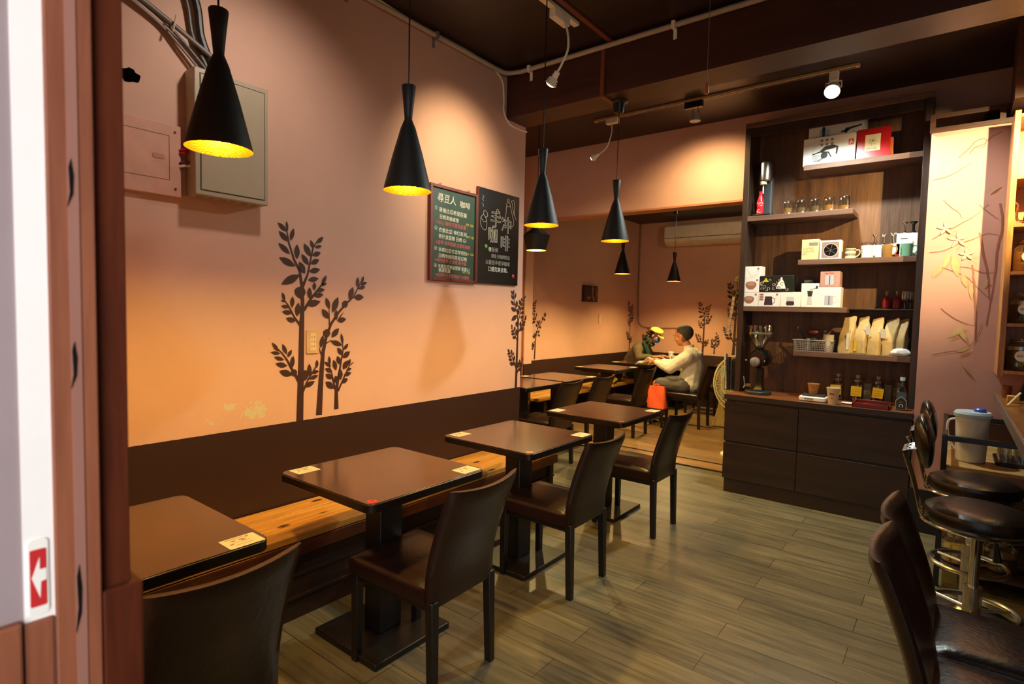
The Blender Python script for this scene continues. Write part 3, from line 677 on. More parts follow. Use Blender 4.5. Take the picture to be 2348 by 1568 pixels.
# ------------------------------------------------------------------ tree decals
TR = {'st': [
 [[(412, 1395, 50), (418, 1150, 44), (424, 800, 36), (430, 620, 26), (425, 530, 22), (410, 430, 18), (370, 360, 15), (335, 260, 12), (318, 175, 8)], [(430, 530, 20), (465, 450, 14), (485, 360, 12), (505, 270, 10), (545, 215, 6)],
  [(438, 680, 22), (500, 590, 16), (560, 520, 10), (600, 465, 6)], [(420, 785, 18), (370, 720, 13), (330, 650, 10), (295, 605, 6)], [(408, 1140, 24), (360, 1060, 16), (320, 990, 12), (290, 950, 9), (245, 905, 6)], [(428, 1215, 18), (470, 1130, 12), (520, 1060, 9), (545, 1025, 6)]],
 [[(552, 1375, 46), (565, 1150, 38), (580, 960, 28), (603, 860, 22), (640, 770, 20), (700, 690, 16), (760, 630, 15), (820, 580, 12), (862, 510, 9), (893, 455, 6)], [(572, 985, 12), (553, 935, 8), (545, 905, 5)], [(600, 900, 10), (640, 880, 6), (705, 900, 5)], [(628, 780, 12), (625, 700, 8), (625, 650, 5)]],
 [[(686, 1352, 36), (685, 1220, 26), (715, 1060, 14), (738, 950, 10), (730, 880, 6)], [(698, 1230, 16), (750, 1130, 11), (790, 1060, 8), (825, 1038, 4)], [(675, 1215, 16), (650, 1110, 10), (622, 1035, 6)]]],
 'lf': [
 [(318, 125, 325, 190, 18), (260, 143, 320, 192, 28), (268, 195, 332, 252, 34), (368, 165, 345, 245, 28), (265, 268, 342, 328, 34), (390, 262, 390, 355, 38), (270, 355, 378, 402, 42), (405, 370, 445, 445, 42), (285, 520, 408, 455, 50),
  (578, 195, 530, 242, 28), (484, 225, 507, 278, 24), (568, 255, 515, 270, 22), (438, 252, 487, 332, 38), (560, 300, 498, 322, 32), (420, 320, 472, 388, 34), (548, 345, 488, 378, 34), (555, 410, 476, 428, 36), (545, 470, 468, 484, 34),
  (603, 445, 568, 512, 26), (608, 495, 556, 518, 20), (592, 540, 528, 550, 28), (480, 530, 478, 604, 34), (583, 575, 503, 582, 34), (560, 620, 455, 645, 46), (515, 495, 512, 548, 28),
  (290, 570, 307, 622, 22), (278, 617, 312, 630, 9), (360, 592, 355, 665, 30), (282, 655, 337, 662, 24), (400, 630, 390, 720, 40), (288, 690, 358, 698, 30), (315, 730, 380, 750, 32),
  (222, 880, 267, 937, 24), (214, 940, 277, 952, 22), (290, 890, 320, 957, 26), (355, 930, 325, 977, 24), (236, 970, 302, 992, 24), (245, 1012, 324, 1032, 32), (365, 968, 352, 1054, 32), (270, 1060, 358, 1092, 42),
  (478, 1025, 480, 1114, 34), (535, 1003, 533, 1058, 24), (550, 1080, 492, 1088, 26), (545, 1108, 478, 1127, 28), (520, 1145, 443, 1177, 34)],
 [(903, 432, 885, 482, 22), (932, 475, 878, 494, 24), (855, 440, 850, 514, 28), (918, 505, 858, 522, 26), (815, 512, 783, 598, 42), (905, 580, 822, 584, 44), (695, 585, 650, 692, 46), (600, 592, 628, 668, 34), (570, 668, 622, 733, 42), (760, 735, 688, 747, 38), (742, 685, 690, 742, 9), (680, 670, 680, 744, 30),
  (703, 797, 643, 860, 42), (730, 915, 638, 884, 36), (470, 900, 552, 942, 44), (525, 840, 545, 918, 26), (580, 840, 560, 928, 32)],
 [(720, 830, 735, 912, 22), (778, 905, 740, 947, 26), (690, 930, 732, 982, 34), (793, 960, 733, 1002, 40), (690, 985, 712, 1047, 34), (660, 1010, 682, 1084, 34), (780, 1020, 735, 1082, 44), (795, 1010, 783, 1058, 20), (828, 1035, 788, 1057, 9), (808, 1080, 762, 1087, 22), (805, 1110, 743, 1122, 32), (778, 1150, 723, 1172, 34), (720, 1080, 715, 1154, 34),
  (625, 982, 633, 1043, 22), (590, 1020, 642, 1057, 24), (595, 1065, 652, 1092, 30), (598, 1105, 657, 1137, 36), (600, 1155, 664, 1207, 42), (675, 1120, 692, 1174, 42)]],
 'kn': [[(413, 565, 38), (370, 1078, 22), (440, 1100, 34)], [(750, 632, 24), (607, 830, 28)], []]}
LW = 1.0
def ribbon(bm, pts, M, th):
    n = len(pts); L, R = [], []
    for i, (x, y, w) in enumerate(pts):
        a = pts[max(0, i-1)]; b = pts[min(n-1, i+1)]; d = Vector((b[0]-a[0], b[1]-a[1])).normalized(); q = Vector((-d.y, d.x))*w/2
        L.append(M @ Vector((x+q.x, y+q.y, th))); R.append(M @ Vector((x-q.x, y-q.y, th)))
    L = [bm.verts.new(p) for p in L]; R = [bm.verts.new(p) for p in R]
    for i in range(n-1): bm.faces.new((L[i], L[i+1], R[i+1], R[i]))
def leaf(bm, tx, ty, bx, by, w, M, th):
    w = w*LW
    T = Vector((tx, ty)); Bs = Vector((bx, by)); d = T-Bs; q = Vector((-d.y, d.x)).normalized(); pts = []
    prof = [(0, 0.03), (0.15, 0.25), (0.35, 0.46), (0.55, 0.5), (0.75, 0.36), (0.9, 0.15), (1, 0)]
    for t_, k in prof: pts.append(Bs+d*t_+q*w*k)
    for t_, k in prof[-2:0:-1]: pts.append(Bs+d*t_-q*w*k)
    bm.faces.new([bm.verts.new(M @ Vector((p.x, p.y, th))) for p in pts])
def tree(label, M, which=(0, 1, 2), ox=412, oy=1390, sc=1.0, flip=1, cat='decal'):
    """M maps local metres (u right, v up) onto the wall; sc = metres per drawing unit"""
    t = thing('tree_decal', label, cat, M.translation, 0)
    R = M.copy(); R.translation = (0, 0, 0); D = R @ Matrix(((flip*sc, 0, 0, -flip*ox*sc), (0, -sc, 0, oy*sc), (0, 0, 1, 0), (0, 0, 0, 1)))
    for k in which:
        bm = B(); n = 0
        for s_ in TR['st'][k]: ribbon(bm, s_, D, 0.0012+0.0003*n); n += 1
        for cx, cy_, r in TR['kn'][k]:
            bm.faces.new([bm.verts.new(D @ Vector((cx+r*(1+0.06*math.sin(5*a))*math.cos(a*PI/8), cy_+r*(1+0.06*math.sin(5*a))*math.sin(a*PI/8), 0.0026))) for a in range(16)])
        st = obj('trunk', bm, M_DECAL, t, smooth=False)
        bm = B()
        for l_ in TR['lf'][k]: leaf(bm, *l_, D, 0.003)
        obj('leaves', bm, M_DECAL, t, smooth=False)
    return t
# drawing unit of the near decal: the two outer trunks stand 0.223 m apart over 274 units; height by the same unit
MN = MW(XW, 1.675, 0.862)
def tree_near():
    t = tree('large dark sapling decal trio on the near left wall above the table numbered 2', MN, sc=0.000835)
    return t
tree_near()
LW = 1.25
tree('sapling decal at the very end of the near wall', MW(XW, 3.585, 0.862), (0,), sc=0.00062)
tree('sapling decal on the rear wall left of the picture', MW(XB, 5.90, 0.835), (0, 1), sc=0.00066)
tree('small sapling decal in the far corner beside the yellow cap', MW(XB, 8.74, 0.835), (0,), sc=0.00068)
tree('tiny sapling decal on the back wall just behind the yellow cap', MF(-4.12, 9.0, 0.838), (2,), ox=686, oy=1352, sc=0.00080)
tree('medium sapling decal pair on the back wall right of the man', MF(-3.14, 9.0, 0.835), (0, 2), ox=412, oy=1390, sc=0.00068)
tree('big sapling decal on the back wall beside the cabinet edge', MF(-2.66, 9.0, 0.835), (0, 1), sc=0.00092)
LW = 1.0

# ------------------------------------------------------------------ menu boards
M_CH = {'w': mat('white_chalk', '#e4e6d8', 0.7), 'p': mat('pink_chalk', '#d0646c', 0.7), 'y': mat('yellow_chalk', '#d8cf50', 0.7), 'g': mat('grey_chalk', '#9a9c94', 0.7)}
t = thing('menu_board', 'green chalkboard menu with a red brown wooden frame', 'menu board', (XW, 2.83, 1.985))
obj('board', box(B(), 0.004, 0.014, -0.225, 0.225, -0.31, 0.31), mat('green_chalkboard', '#20402c', 0.4, var=0.15, scale=6), t)
bm = B()
for y0, y1, z0, z1 in ((-0.235, -0.212, -0.318, 0.318), (0.212, 0.235, -0.318, 0.318), (-0.212, 0.212, 0.297, 0.318), (-0.212, 0.212, -0.318, -0.297)): box(bm, 0.002, 0.026, y0, y1, z0, z1)
obj('frame', bm, wood('red_brown_frame', '#4c1a10', '#74301c', 0.4, 'z', 2), t, bev=0.003)
for y in (-0.13, 0.15): obj('hook', tube(B(), [(0.008, y, 0.31), (0.008, y-0.008, 0.335), (0.008, y+0.008, 0.335), (0.008, y, 0.31)], 0.002, 6), M_STEEL, t)
W, Pk, Yl = ('white_line', 'w'), ('pink_line', 'p'), ('yellow_price', 'y')
def L(k, s, y, z, size, sx=1.0, **kw):
    bm = B(); TXT(bm, s, size*0.95, MW(0.0145, y, z) @ Matrix.Rotation(math.radians(-1.5), 4, 'Z'), depth=0.0003, sx=sx, **kw); obj(k[0], bm, M_CH[k[1]], t, smooth=False)
L(W, '尋豆人', -0.165, 0.215, 0.066, 0.95); L(W, '咖啡', 0.05, 0.205, 0.052, 1.1)
L(W, '①', -0.19, 0.155, 0.032); L(W, '哥倫比亞希望莊園', -0.15, 0.145, 0.036, 1.0); L(W, '日晒漸層處理', -0.145, 0.100, 0.033); L(Yl, 'NT 120', 0.115, 0.082, 0.026)
L(Pk, '→冰心 葡萄芒果百香果', -0.185, 0.062, 0.033, 0.95)
L(W, '②', -0.19, 0.022, 0.032); L(W, '衣索比亞 神灯系列', -0.15, 0.012, 0.035); L(W, '荷什波荔娘 日晒 G1', -0.15, -0.030, 0.035, 0.95); L(Yl, 'NT 120', 0.125, -0.002, 0.026)
L(Pk, '→藍莓 草莓蜜棗 白葡萄柚香', -0.185, -0.070, 0.032, 0.92)
L(W, '③', -0.19, -0.112, 0.032); L(W, '衣索比亞古吉罕貝拉', -0.15, -0.118, 0.033); L(W, '日晒帝穀阿貝兒日晒', -0.15, -0.158, 0.033); L(Yl, 'NT 150', 0.125, -0.122, 0.026)
L(Pk, '→葡萄藍莓 水蜜桃 梅子甜', -0.185, -0.188, 0.031, 0.92)
L(W, '④', -0.19, -0.226, 0.032); L(W, '衣索比亞耶加雪菲 泰雷G1', -0.15, -0.228, 0.031, 0.93); L(W, '精選乳酸', -0.145, -0.255, 0.030); L(Yl, 'NT 120', 0.09, -0.252, 0.026)
L(Pk, '→話梅烤甘蔗葡萄柚下水蜜桃', -0.18, -0.285, 0.030, 0.92)
t = thing('menu_board', 'black chalkboard with large outlined characters and a kettle drawing', 'menu board', (XW, 3.312, 2.02))
obj('board', box(B(), 0.004, 0.020, -0.243, 0.240, -0.345, 0.345), mat('black_chalkboard', '#0b0a0a', 0.25, var=0.15), t, bev=0.002)
obj('frame', box(B(), 0.002, 0.022, -0.249, -0.243, -0.345, 0.345), wood('red_brown_frame', '', ''), t)
W, G = ('white_line', 'w'), ('grey_line', 'g')
def O(s, y, z, size, sx=1.0):
    bm = B(); TXT(bm, s, size, MW(0.021, y, z), outline=0.0013, sx=sx); obj('outlined_character', bm, M_CH['w'], t, smooth=False)
O('手', -0.11, 0.085, 0.135, 0.95); O('冲', 0.02, 0.06, 0.135, 0.95); O('咖', -0.135, -0.03, 0.125, 0.95); O('啡', 0.01, -0.075, 0.125, 0.95)
def L2(k, s, y, z, size, sx=1.0):
    bm = B(); TXT(bm, s, size*0.95, MW(0.0205, y, z), depth=0.0003, sx=sx); obj(k[0], bm, M_CH[k[1]], t, smooth=False)
DRW = B()
L2(W, '現', -0.125, -0.105, 0.038); L2(G, '新鮮', -0.085, -0.105, 0.040); L2(G, '烘焙 好咖啡的店', -0.09, -0.150, 0.036, 0.9); L2(G, '以最佳手感沖咖啡', -0.155, -0.200, 0.040, 0.95); L2(W, '口感完美呈現。', -0.125, -0.250, 0.042, 0.92)
def dr(pts, n=6): tube(DRW, [MW(0.0205, 0, 0) @ Vector((a, b, 0)) for a, b in [(q.x, q.y) for q in spline([(p[0], p[1], 0) for p in pts], n)]], 0.0011, 5)
dr([(-0.045, 0.185), (-0.03, 0.215), (-0.01, 0.20), (0.01, 0.16), (0.04, 0.13), (0.06, 0.15), (0.075, 0.20), (0.08, 0.245), (0.125, 0.255), (0.15, 0.20), (0.17, 0.15), (0.165, 0.115), (0.13, 0.10)])
dr([(0.08, 0.245), (0.082, 0.275), (0.10, 0.285), (0.122, 0.275), (0.125, 0.25)]); dr([(0.095, 0.287), (0.09, 0.305), (0.104, 0.312), (0.112, 0.30), (0.106, 0.287)])
dr([(0.135, 0.30), (0.165, 0.31), (0.18, 0.27), (0.175, 0.22), (0.19, 0.18), (0.205, 0.165)]); dr([(0.135, 0.30), (0.15, 0.28), (0.16, 0.24), (0.175, 0.20)])
dr([(-0.215, 0.13), (-0.19, 0.15), (-0.165, 0.14), (-0.15, 0.11)]); dr([(-0.215, 0.13), (-0.215, 0.08), (-0.19, 0.05), (-0.16, 0.045), (-0.148, 0.075), (-0.15, 0.11), (-0.18, 0.10), (-0.215, 0.13)])
dr([(-0.185, 0.15), (-0.18, 0.185), (-0.15, 0.175), (-0.14, 0.15), (-0.16, 0.135)])
dr([(-0.20, 0.29), (-0.185, 0.28), (-0.20, 0.265), (-0.185, 0.25)], 3); dr([(-0.20, 0.235), (-0.19, 0.22), (-0.195, 0.205)], 3)
obj('chalk_drawing', DRW, M_CH['w'], t)
for y, z, c, n in ((-0.155, -0.075, '#4f9a48', 'green'), (0.175, -0.275, '#c01c34', 'red')):
    m_ = obj('magnet', lathe(B(), [(0.015, 0), (0.015, 0.004), (0.011, 0.007), (0.001, 0.008)], 20, MW(0.021, y, z)), mat(n+'_magnet', c, 0.35), t); m_['label'] = 'round %s magnet' % n

# ------------------------------------------------------------------ rear room fittings
t = thing('air_conditioner', 'white split air conditioner on the back wall', 'air conditioner', (-3.05, 9.0, 2.75))
prof = [(0, 0.16), (-0.19, 0.16), (-0.215, 0.14), (-0.22, -0.04), (-0.20, -0.10), (-0.10, -0.165), (0, -0.165)]
MX = Matrix(((0, 0, 1, 0), (1, 0, 0, 0), (0, 1, 0, 0), (0, 0, 0, 1)))
obj('housing', prism(B(), prof, -0.72, 0.72, MX), mat('aged_white_plastic', '#ddd2bd', 0.4), t, bev=0.01)
obj('front_seam', box(B(), -0.715, 0.715, -0.2225, -0.21, -0.052, -0.045), M_INK, t)
obj('louver', prism(B(), [(-0.205, -0.085), (-0.115, -0.155), (-0.10, -0.150), (-0.20, -0.070)], -0.62, 0.62, MX), mat('louver_cream', '#c9bb98', 0.4), t)
t = thing('wall_picture', 'small dark picture block on the rear left wall', 'picture', (XB, 7.335, 1.755))
obj('canvas', box(B(), 0, 0.05, -0.19, 0.19, -0.12, 0.12), mat('dark_picture', '#241410', 0.4), t, bev=0.003)
bm = B()
ribbon(bm, [(0.02, 0.11, 0.03), (0.05, 0.06, 0.05), (0.03, 0.0, 0.03), (0.06, -0.06, 0.04), (0.09, -0.11, 0.03)], MW(0.051, 0, 0), 0)
ribbon(bm, [(0.12, 0.10, 0.02), (0.15, 0.0, 0.025), (0.12, -0.08, 0.02)], MW(0.051, 0, 0), 0.0005)
ribbon(bm, [(-0.12, -0.05, 0.02), (-0.06, -0.07, 0.04), (-0.02, -0.05, 0.02)], MW(0.051, 0, 0), 0.001)
obj('figure', bm, mat('picture_tan', '#8a705c', 0.5), t)
bm = B(); tube(bm, spline([(-4.28, 8.985, 3.2), (-4.28, 8.985, 1.9), (-4.27, 8.985, 1.5), (-4.25, 8.985, 1.32), (-4.1, 8.99, 1.24), (-3.55, 8.99, 1.25), (-3.42, 8.99, 1.23), (-3.41, 8.99, 0.9)], 6), 0.010, 6)
tag(obj('wall_cable', bm, mat('tan_cable', '#9a6a3c', 0.5)), 'tan cable running down the rear corner and behind the people', 'cable')

# red and yellow bags on the rear bench
def blob(name, c, r, m, seed, amp=0.25, fr=3.0, parent=None, rot=0):
    bm = B(); bmesh.ops.create_icosphere(bm, subdivisions=4, radius=1)
    for v in bm.verts:
        k = 1+amp*noise.noise(v.co*fr*0.6+Vector((seed, 0, 0)))+amp*0.4*noise.noise(v.co*fr*2+Vector((0, seed, 0)))
        v.co = Vector((v.co.x*r[0], v.co.y*r[1], max(v.co.z*r[2], -r[2]*0.75)))*k
    inner(None, bm, Matrix.Translation(c) @ Matrix.Rotation(rot, 4, 'Z'))
    return obj(name, bm, m, parent)
zb_ = 0.42
tag(blob('jacket', (-4.02, 7.50, zb_+0.055), (0.12, 0.17, 0.07), mat('yellow_green_cloth', '#c4c41c', 0.7, bump=0.2), 1.3), 'folded yellow green jacket on the rear bench', 'jacket')
tag(blob('scarf', (-4.04, 7.55, zb_+0.155), (0.11, 0.22, 0.045), mat('red_cloth', '#c02c22', 0.7, bump=0.2), 4.1), 'crumpled red cloth lying on the yellow green jacket', 'cloth')
tag(blob('backpack', (-4.10, 7.86, zb_+0.09), (0.11, 0.13, 0.12), mat('dark_green_cloth', '#1c2a22', 0.7), 7.1), 'dark bag on the rear bench behind the red cloth', 'bag')
# orange tote bag on a low stool
t = thing('stool', 'low dark stool holding the orange bag beside the man', 'stool', (-3.02, 7.0, 0))
obj('seat', box(B(), -0.13, 0.13, -0.09, 0.09, 0.22, 0.245), M_LEG, t, bev=0.004)
for a in (-1, 1):
    for b in (-1, 1): obj('leg', box(B(), a*0.11-0.012, a*0.11+0.012, b*0.07-0.012, b*0.07+0.012, 0, 0.22), M_LEG, t)
t = thing('tote_bag', 'bright orange tote bag in front of the man knees', 'bag', (-3.02, 7.0, 0.2455))
bm = B(); n = 10; rows = []
for j in range(8):
    v = j/7; ring = []
    for i in range(24):
        a = 2*PI*i/24; cx = math.copysign(abs(math.cos(a))**0.5, math.cos(a))*0.135*(1-0.16*v); cy_ = math.copysign(abs(math.sin(a))**0.6, math.sin(a))*0.07*(1-0.55*v)
        k = 0.006*math.sin(5*a+v*6); ring.append(bm.verts.new((cx+k, cy_+k, 0.285*v)))
    rows.append(ring)
for a, b in zip(rows, rows[1:]):
    for i in range(24): bm.faces.new((a[i], a[(i+1) % 24], b[(i+1) % 24], b[i]))
bm.faces.new(rows[0][::-1]); bm.faces.new(rows[-1])
obj('bag_body', bm, mat('orange_fabric', '#f4602c', 0.6, bump=0.05), t)
obj('handle', tube(B(), spline([(-0.04, 0, 0.27), (-0.03, -0.01, 0.30), (0.0, -0.01, 0.31), (0.03, -0.01, 0.30), (0.04, 0, 0.27)], 6), 0.006, 6), mat('orange_fabric', ''), t)

# ------------------------------------------------------------------ fan, broom, rack beside the cabinet
t = thing('standing_fan', 'cream standing fan partly hidden behind the cabinet', 'fan', (-1.72, 6.12, 0))
obj('base', lathe(B(), [(0.17, 0), (0.17, 0.015), (0.15, 0.03), (0.03, 0.04), (0.022, 0.06)], 40), M_CREAM, t)
obj('pole', cyl(B(), (0, 0, 0.05), 0.014, 0.62), M_CREAM, t)
MFn = Matrix.Translation((-0.02, -0.02, 0.76)) @ Vector((-0.35, -1, 0.02)).to_track_quat('Z', 'Y').to_matrix().to_4x4()
yc = mat('yellowed_fan_plastic', '#e0cf96', 0.4)
bm = B()
for rr_, zz_ in ((0.30, 0.0), (0.22, 0.075), (0.22, -0.075), (0.13, 0.10), (0.13, -0.10), (0.05, 0.105), (0.05, -0.105)):
    tube(bm, [MFn @ Vector((rr_*math.cos(a*PI/24), rr_*math.sin(a*PI/24), zz_)) for a in range(48)], 0.004 if rr_ < 0.3 else 0.008, 6, closed=True)
for k in range(96):
    a = 2*PI*k/96; c_, s_ = math.cos(a), math.sin(a)
    for sg in (1, -1): tube(bm, [MFn @ Vector((r_*c_, r_*s_, sg*z_)) for r_, z_ in ((0.30, 0.0), (0.27, 0.045), (0.22, 0.075), (0.13, 0.10), (0.04, 0.105))], 0.0016, 4, cap=False)
obj('cage', bm, yc, t)
bm = B()
for k in range(5):
    a = 2*PI*k/5; pts = []
    prism(bm, [(0.03*math.cos(a+q)*1.0 if False else 0.03*math.cos(a)+0, 0.03*math.sin(a)), (0.24*math.cos(a-0.28), 0.24*math.sin(a-0.28)), (0.265*math.cos(a), 0.265*math.sin(a)), (0.24*math.cos(a+0.34), 0.24*math.sin(a+0.34))], -0.006, 0.0, MFn) if False else prism(bm, [(0.03*math.cos(a), 0.03*math.sin(a)), (0.24*math.cos(a-0.28), 0.24*math.sin(a-0.28)), (0.265*math.cos(a), 0.265*math.sin(a)), (0.24*math.cos(a+0.34), 0.24*math.sin(a+0.34))], -0.006, 0.0, MFn)
obj('blades', bm, mat('fan_blade_green', '#6f8f70', 0.3), t)
obj('motor_housing', lathe(B(), [(0.02, -0.20), (0.055, -0.19), (0.07, -0.11), (0.05, 0.02), (0.001, 0.03)], 24, MFn), M_CREAM, t)
t = thing('straw_broom', 'straw broom standing on the floor behind the fan', 'broom', (-2.36, 7.55, 0))
obj('bristles', lathe(B(), [(0.11, 0.02), (0.095, 0.06), (0.045, 0.24), (0.03, 0.34)], 20, Matrix.Diagonal((1, 0.4, 1, 1))), mat('straw', '#c9ab5c', 0.8, var=0.25, scale=30, stretch=(6, 6, 0.3), bump=0.4), t)
obj('handle', cyl(B(), (0, 0, 0.34), 0.012, 0.5), M_BENCH, t)
t = thing('magazine_rack', 'black wire rack of magazines at the cabinet side', 'rack', (-1.575, 5.30, 0.80))
bm = B()
for z in (0.0, 0.09, 0.18, 0.27):
    tube(bm, [(-0.045, -0.04, z), (0.055, -0.04, z), (0.055, 0.04, z), (-0.045, 0.04, z)], 0.003, 5, closed=True)
for k in range(6): tube(bm, [(-0.045+0.02*k, -0.04, 0.27), (-0.045+0.02*k, -0.04, 0.0), (-0.045+0.02*k, 0.04, 0.0)], 0.0022, 5)
obj('wire_frame', bm, M_BLACKP, t)
for i, (x, c, h_, n) in enumerate(((-0.032, '#e4dccd', 0.33, 'cream'), (-0.01, '#22242c', 0.30, 'black'), (0.012, '#4a5468', 0.28, 'slate blue'), (0.034, '#1c1a1c', 0.29, 'dark'))):
    bm = B(); box(bm, x-0.007, x+0.007, -0.034, 0.034, 0.004, h_, Matrix.Rotation(math.radians(-4+i*1.5), 4, 'Y')); o = obj('magazine', bm, mat('mag_%d' % i, c, 0.4), None, loc=(-1.575, 5.30, 0.80)); tag(o, '%s magazine standing in the black wire rack' % n, 'magazine', 'magazines in the wire rack')
t = thing('bamboo_scroll', 'pale bamboo strips hanging above the wire rack', 'bamboo strip', (-1.60, 5.28, 1.45))
for k, (a, b) in enumerate(((-0.02, 0.02), )):
    bm = B(); box(bm, -0.012, 0.012, -0.004, 0.004, -0.14, 0.20, Matrix.Rotation(math.radians(7), 4, 'Y')); obj('strip', bm, mat('pale_bamboo', '#d8c494', 0.5), t)
bm = B()
for k in range(8): box(bm, -0.013, 0.013, -0.005, -0.0042, -0.12+0.04*k, -0.117+0.04*k, Matrix.Rotation(math.radians(7), 4, 'Y'))
obj('nodes', bm, M_INK, t)
obj('hook', tube(B(), [(0.02, 0.0, 0.19), (0.134, 0.0, 0.2)], 0.003, 6), M_BLACKP, t)
for k in range(4): obj('wire', tube(B(), [(0.03+0.005*k, 0.0, 0.1-0.08*k), (-0.03, -0.006, 0.095-0.08*k)], 0.0015, 4), M_BLACKP, t)
t = thing('hanging_plant', 'small green leafed plant at the upper left side of the cabinet', 'plant', (-1.555, 5.27, 1.66))
obj('stem', tube(B(), spline([(0.03, 0, -0.1), (0.0, 0, 0.0), (0.01, 0, 0.09), (-0.01, 0, 0.16)], 4), 0.003, 5), mat('stem_green', '#56602c', 0.6), t)
bm = B(); random.seed(5)
for k in range(22):
    a = random.uniform(0, 2*PI); z = random.uniform(-0.03, 0.17); d = Vector((math.cos(a), math.sin(a), random.uniform(-0.3, 0.7)))
    p = Vector((0.0, 0, z)); q = p+d.normalized()*random.uniform(0.02, 0.045); s_ = d.cross(Vector((0, 0, 1))).normalized()*0.011; mid = (p+q)/2+Vector((0, 0, 0.004))
    vs = [bm.verts.new(v_) for v_ in (p, mid+s_, q, mid-s_)]; bm.faces.new(vs)
obj('leaves', bm, mat('leaf_yellow_green', '#94a040', 0.5, var=0.3), t)

# ------------------------------------------------------------------ display cabinet
t = thing('display_cabinet', 'tall dark wood shelf unit with drawers below', 'cabinet', (-0.83, 5.1, 0)); CX, CY = -0.83, 5.1
def cp(name, x0, x1, y0, y1, z0, z1, m, bev=0.002, par=None):
    bm = B(); box(bm, x0-CX, x1-CX, y0-CY, y1-CY, z0, z1); return obj(name, bm, m, par or t, bev=bev)
XL, XR = -1.465, -0.185
cp('plinth', XL+0.01, XR-0.005, 4.815, 5.34, 0, 0.125, M_CABH)
cp('carcass', XL+0.006, XR-0.006, 4.815, 5.34, 0.125, 0.785, M_CAB)
xm = -0.905
for x0, x1 in ((XL, xm-0.002), (xm+0.002, XR)):
    cp('drawer', x0, x1, 4.795, 4.8145, 0.118, 0.421, M_CABH); cp('drawer', x0, x1, 4.795, 4.8145, 0.436, 0.765, M_CABH)
cp('countertop', XL-0.004, XR, 4.79, 5.34, 0.785, 0.825, M_CTOP, 0.003)
cp('counter_edge', XL-0.006, XR+0.001, 4.782, 4.79, 0.783, 0.826, M_CABH)
cp('side_panel', XL, XL+0.045, 5.03, 5.34, 0.825, 3.06, M_CAB); cp('side_panel', XR-0.045, XR, 5.03, 5.34, 0.825, 3.06, M_CAB)
cp('top_panel', XL, XR, 5.03, 5.34, 3.06, 3.10, M_EDGE); cp('back_panel', XL+0.04, XR-0.04, 5.32, 5.34, 0.825, 3.06, M_BACK)
cp('top_fascia', XL+0.045, XR-0.045, 5.05, 5.07, 2.985, 3.06, M_CAB)
for x0, x1, z in ((-1.005, XR-0.045, 2.690), (XL+0.045, -0.645, 2.320), (-1.012, XR-0.045, 1.940), (XL+0.045, -0.650, 1.560), (-1.014, XR-0.045, 1.204)):
    s = cp('shelf', x0, x1, 5.04, 5.32, z-0.038, z, M_EDGE)
    cp('shelf_edge', x0, x1, 5.03, 5.04, z-0.040, z+0.001, M_EDGE, 0.002, s)
s = cp('shelf', -0.645, XR-0.045, 5.14, 5.32, 1.545, 1.556, M_CABH); s['label'] = 'thin recessed dark shelf'

# ------------------------------------------------------------------ shelf contents
def carton(label, x, y, z, w, d, h, m, name='carton', rot=0, tilt=0, group=None, cat='box'):
    t = thing(name, label, cat, (x, y, z), math.radians(rot), group)
    if tilt: t.rotation_euler = (math.radians(-tilt), 0, math.radians(rot))
    obj('box_body', box(B(), -w/2, w/2, -d/2, d/2, 0, h), m, t, bev=0.0015)
    return t
def art(t, name, fn, m, d):
    bm = B(); fn(bm, MF(0, -d/2-0.0004, 0)); return obj(name, bm, m, t, smooth=False)
def P(bm, M, poly, th=0.0004): prism(bm, poly, 0, th, M)
def disc(cx, cy_, r, ry=None, n=20): return [(cx+r*math.cos(2*PI*i/n), cy_+(ry or r)*math.sin(2*PI*i/n)) for i in range(n)]
# top shelf
t = carton('large white appliance box standing at the back of the top shelf', -0.805, 5.21, 2.690, 0.40, 0.09, 0.36, M_WHITE)
def f(bm, M):
    P(bm, M, [(-0.12, 0.20), (-0.05, 0.20), (-0.05, 0.30), (-0.12, 0.30)]); 
art(t, 'pale_blue_panel', f, mat('pale_blue_print', '#a8c8d4', 0.5), 0.09)
def f(bm, M):
    for q in ([(-0.10, 0.235), (-0.085, 0.235), (-0.08, 0.31), (-0.095, 0.325), (-0.105, 0.31)], [(-0.115, 0.215), (-0.075, 0.215), (-0.08, 0.24), (-0.11, 0.24)]): P(bm, M, q, 0.0007)
art(t, 'product_picture', f, mat('teal_dark_print', '#24404a', 0.5), 0.09)
def f(bm, M):
    for q in ([(0.05, 0.25), (0.06, 0.285), (0.17, 0.30), (0.17, 0.288), (0.08, 0.27), (0.07, 0.245)], [(0.03, 0.255), (0.09, 0.265), (0.09, 0.275), (0.03, 0.268)]): P(bm, M, q, 0.0007)
art(t, 'machine_picture', f, mat('teal_dark_print', '#24404a', 0.5), 0.09)
bm = B(); TXT(bm, 'COFFEE', 0.03, MF(0.182, -0.0456, 0.345) @ Matrix.Rotation(-PI/2, 4, 'Z'), depth=0.0002); obj('lettering', bm, M_INKG, t)
t = carton('white box with a black hand mixer picture on the top shelf', -0.84, 5.11, 2.690, 0.36, 0.08, 0.215, M_WHITE)
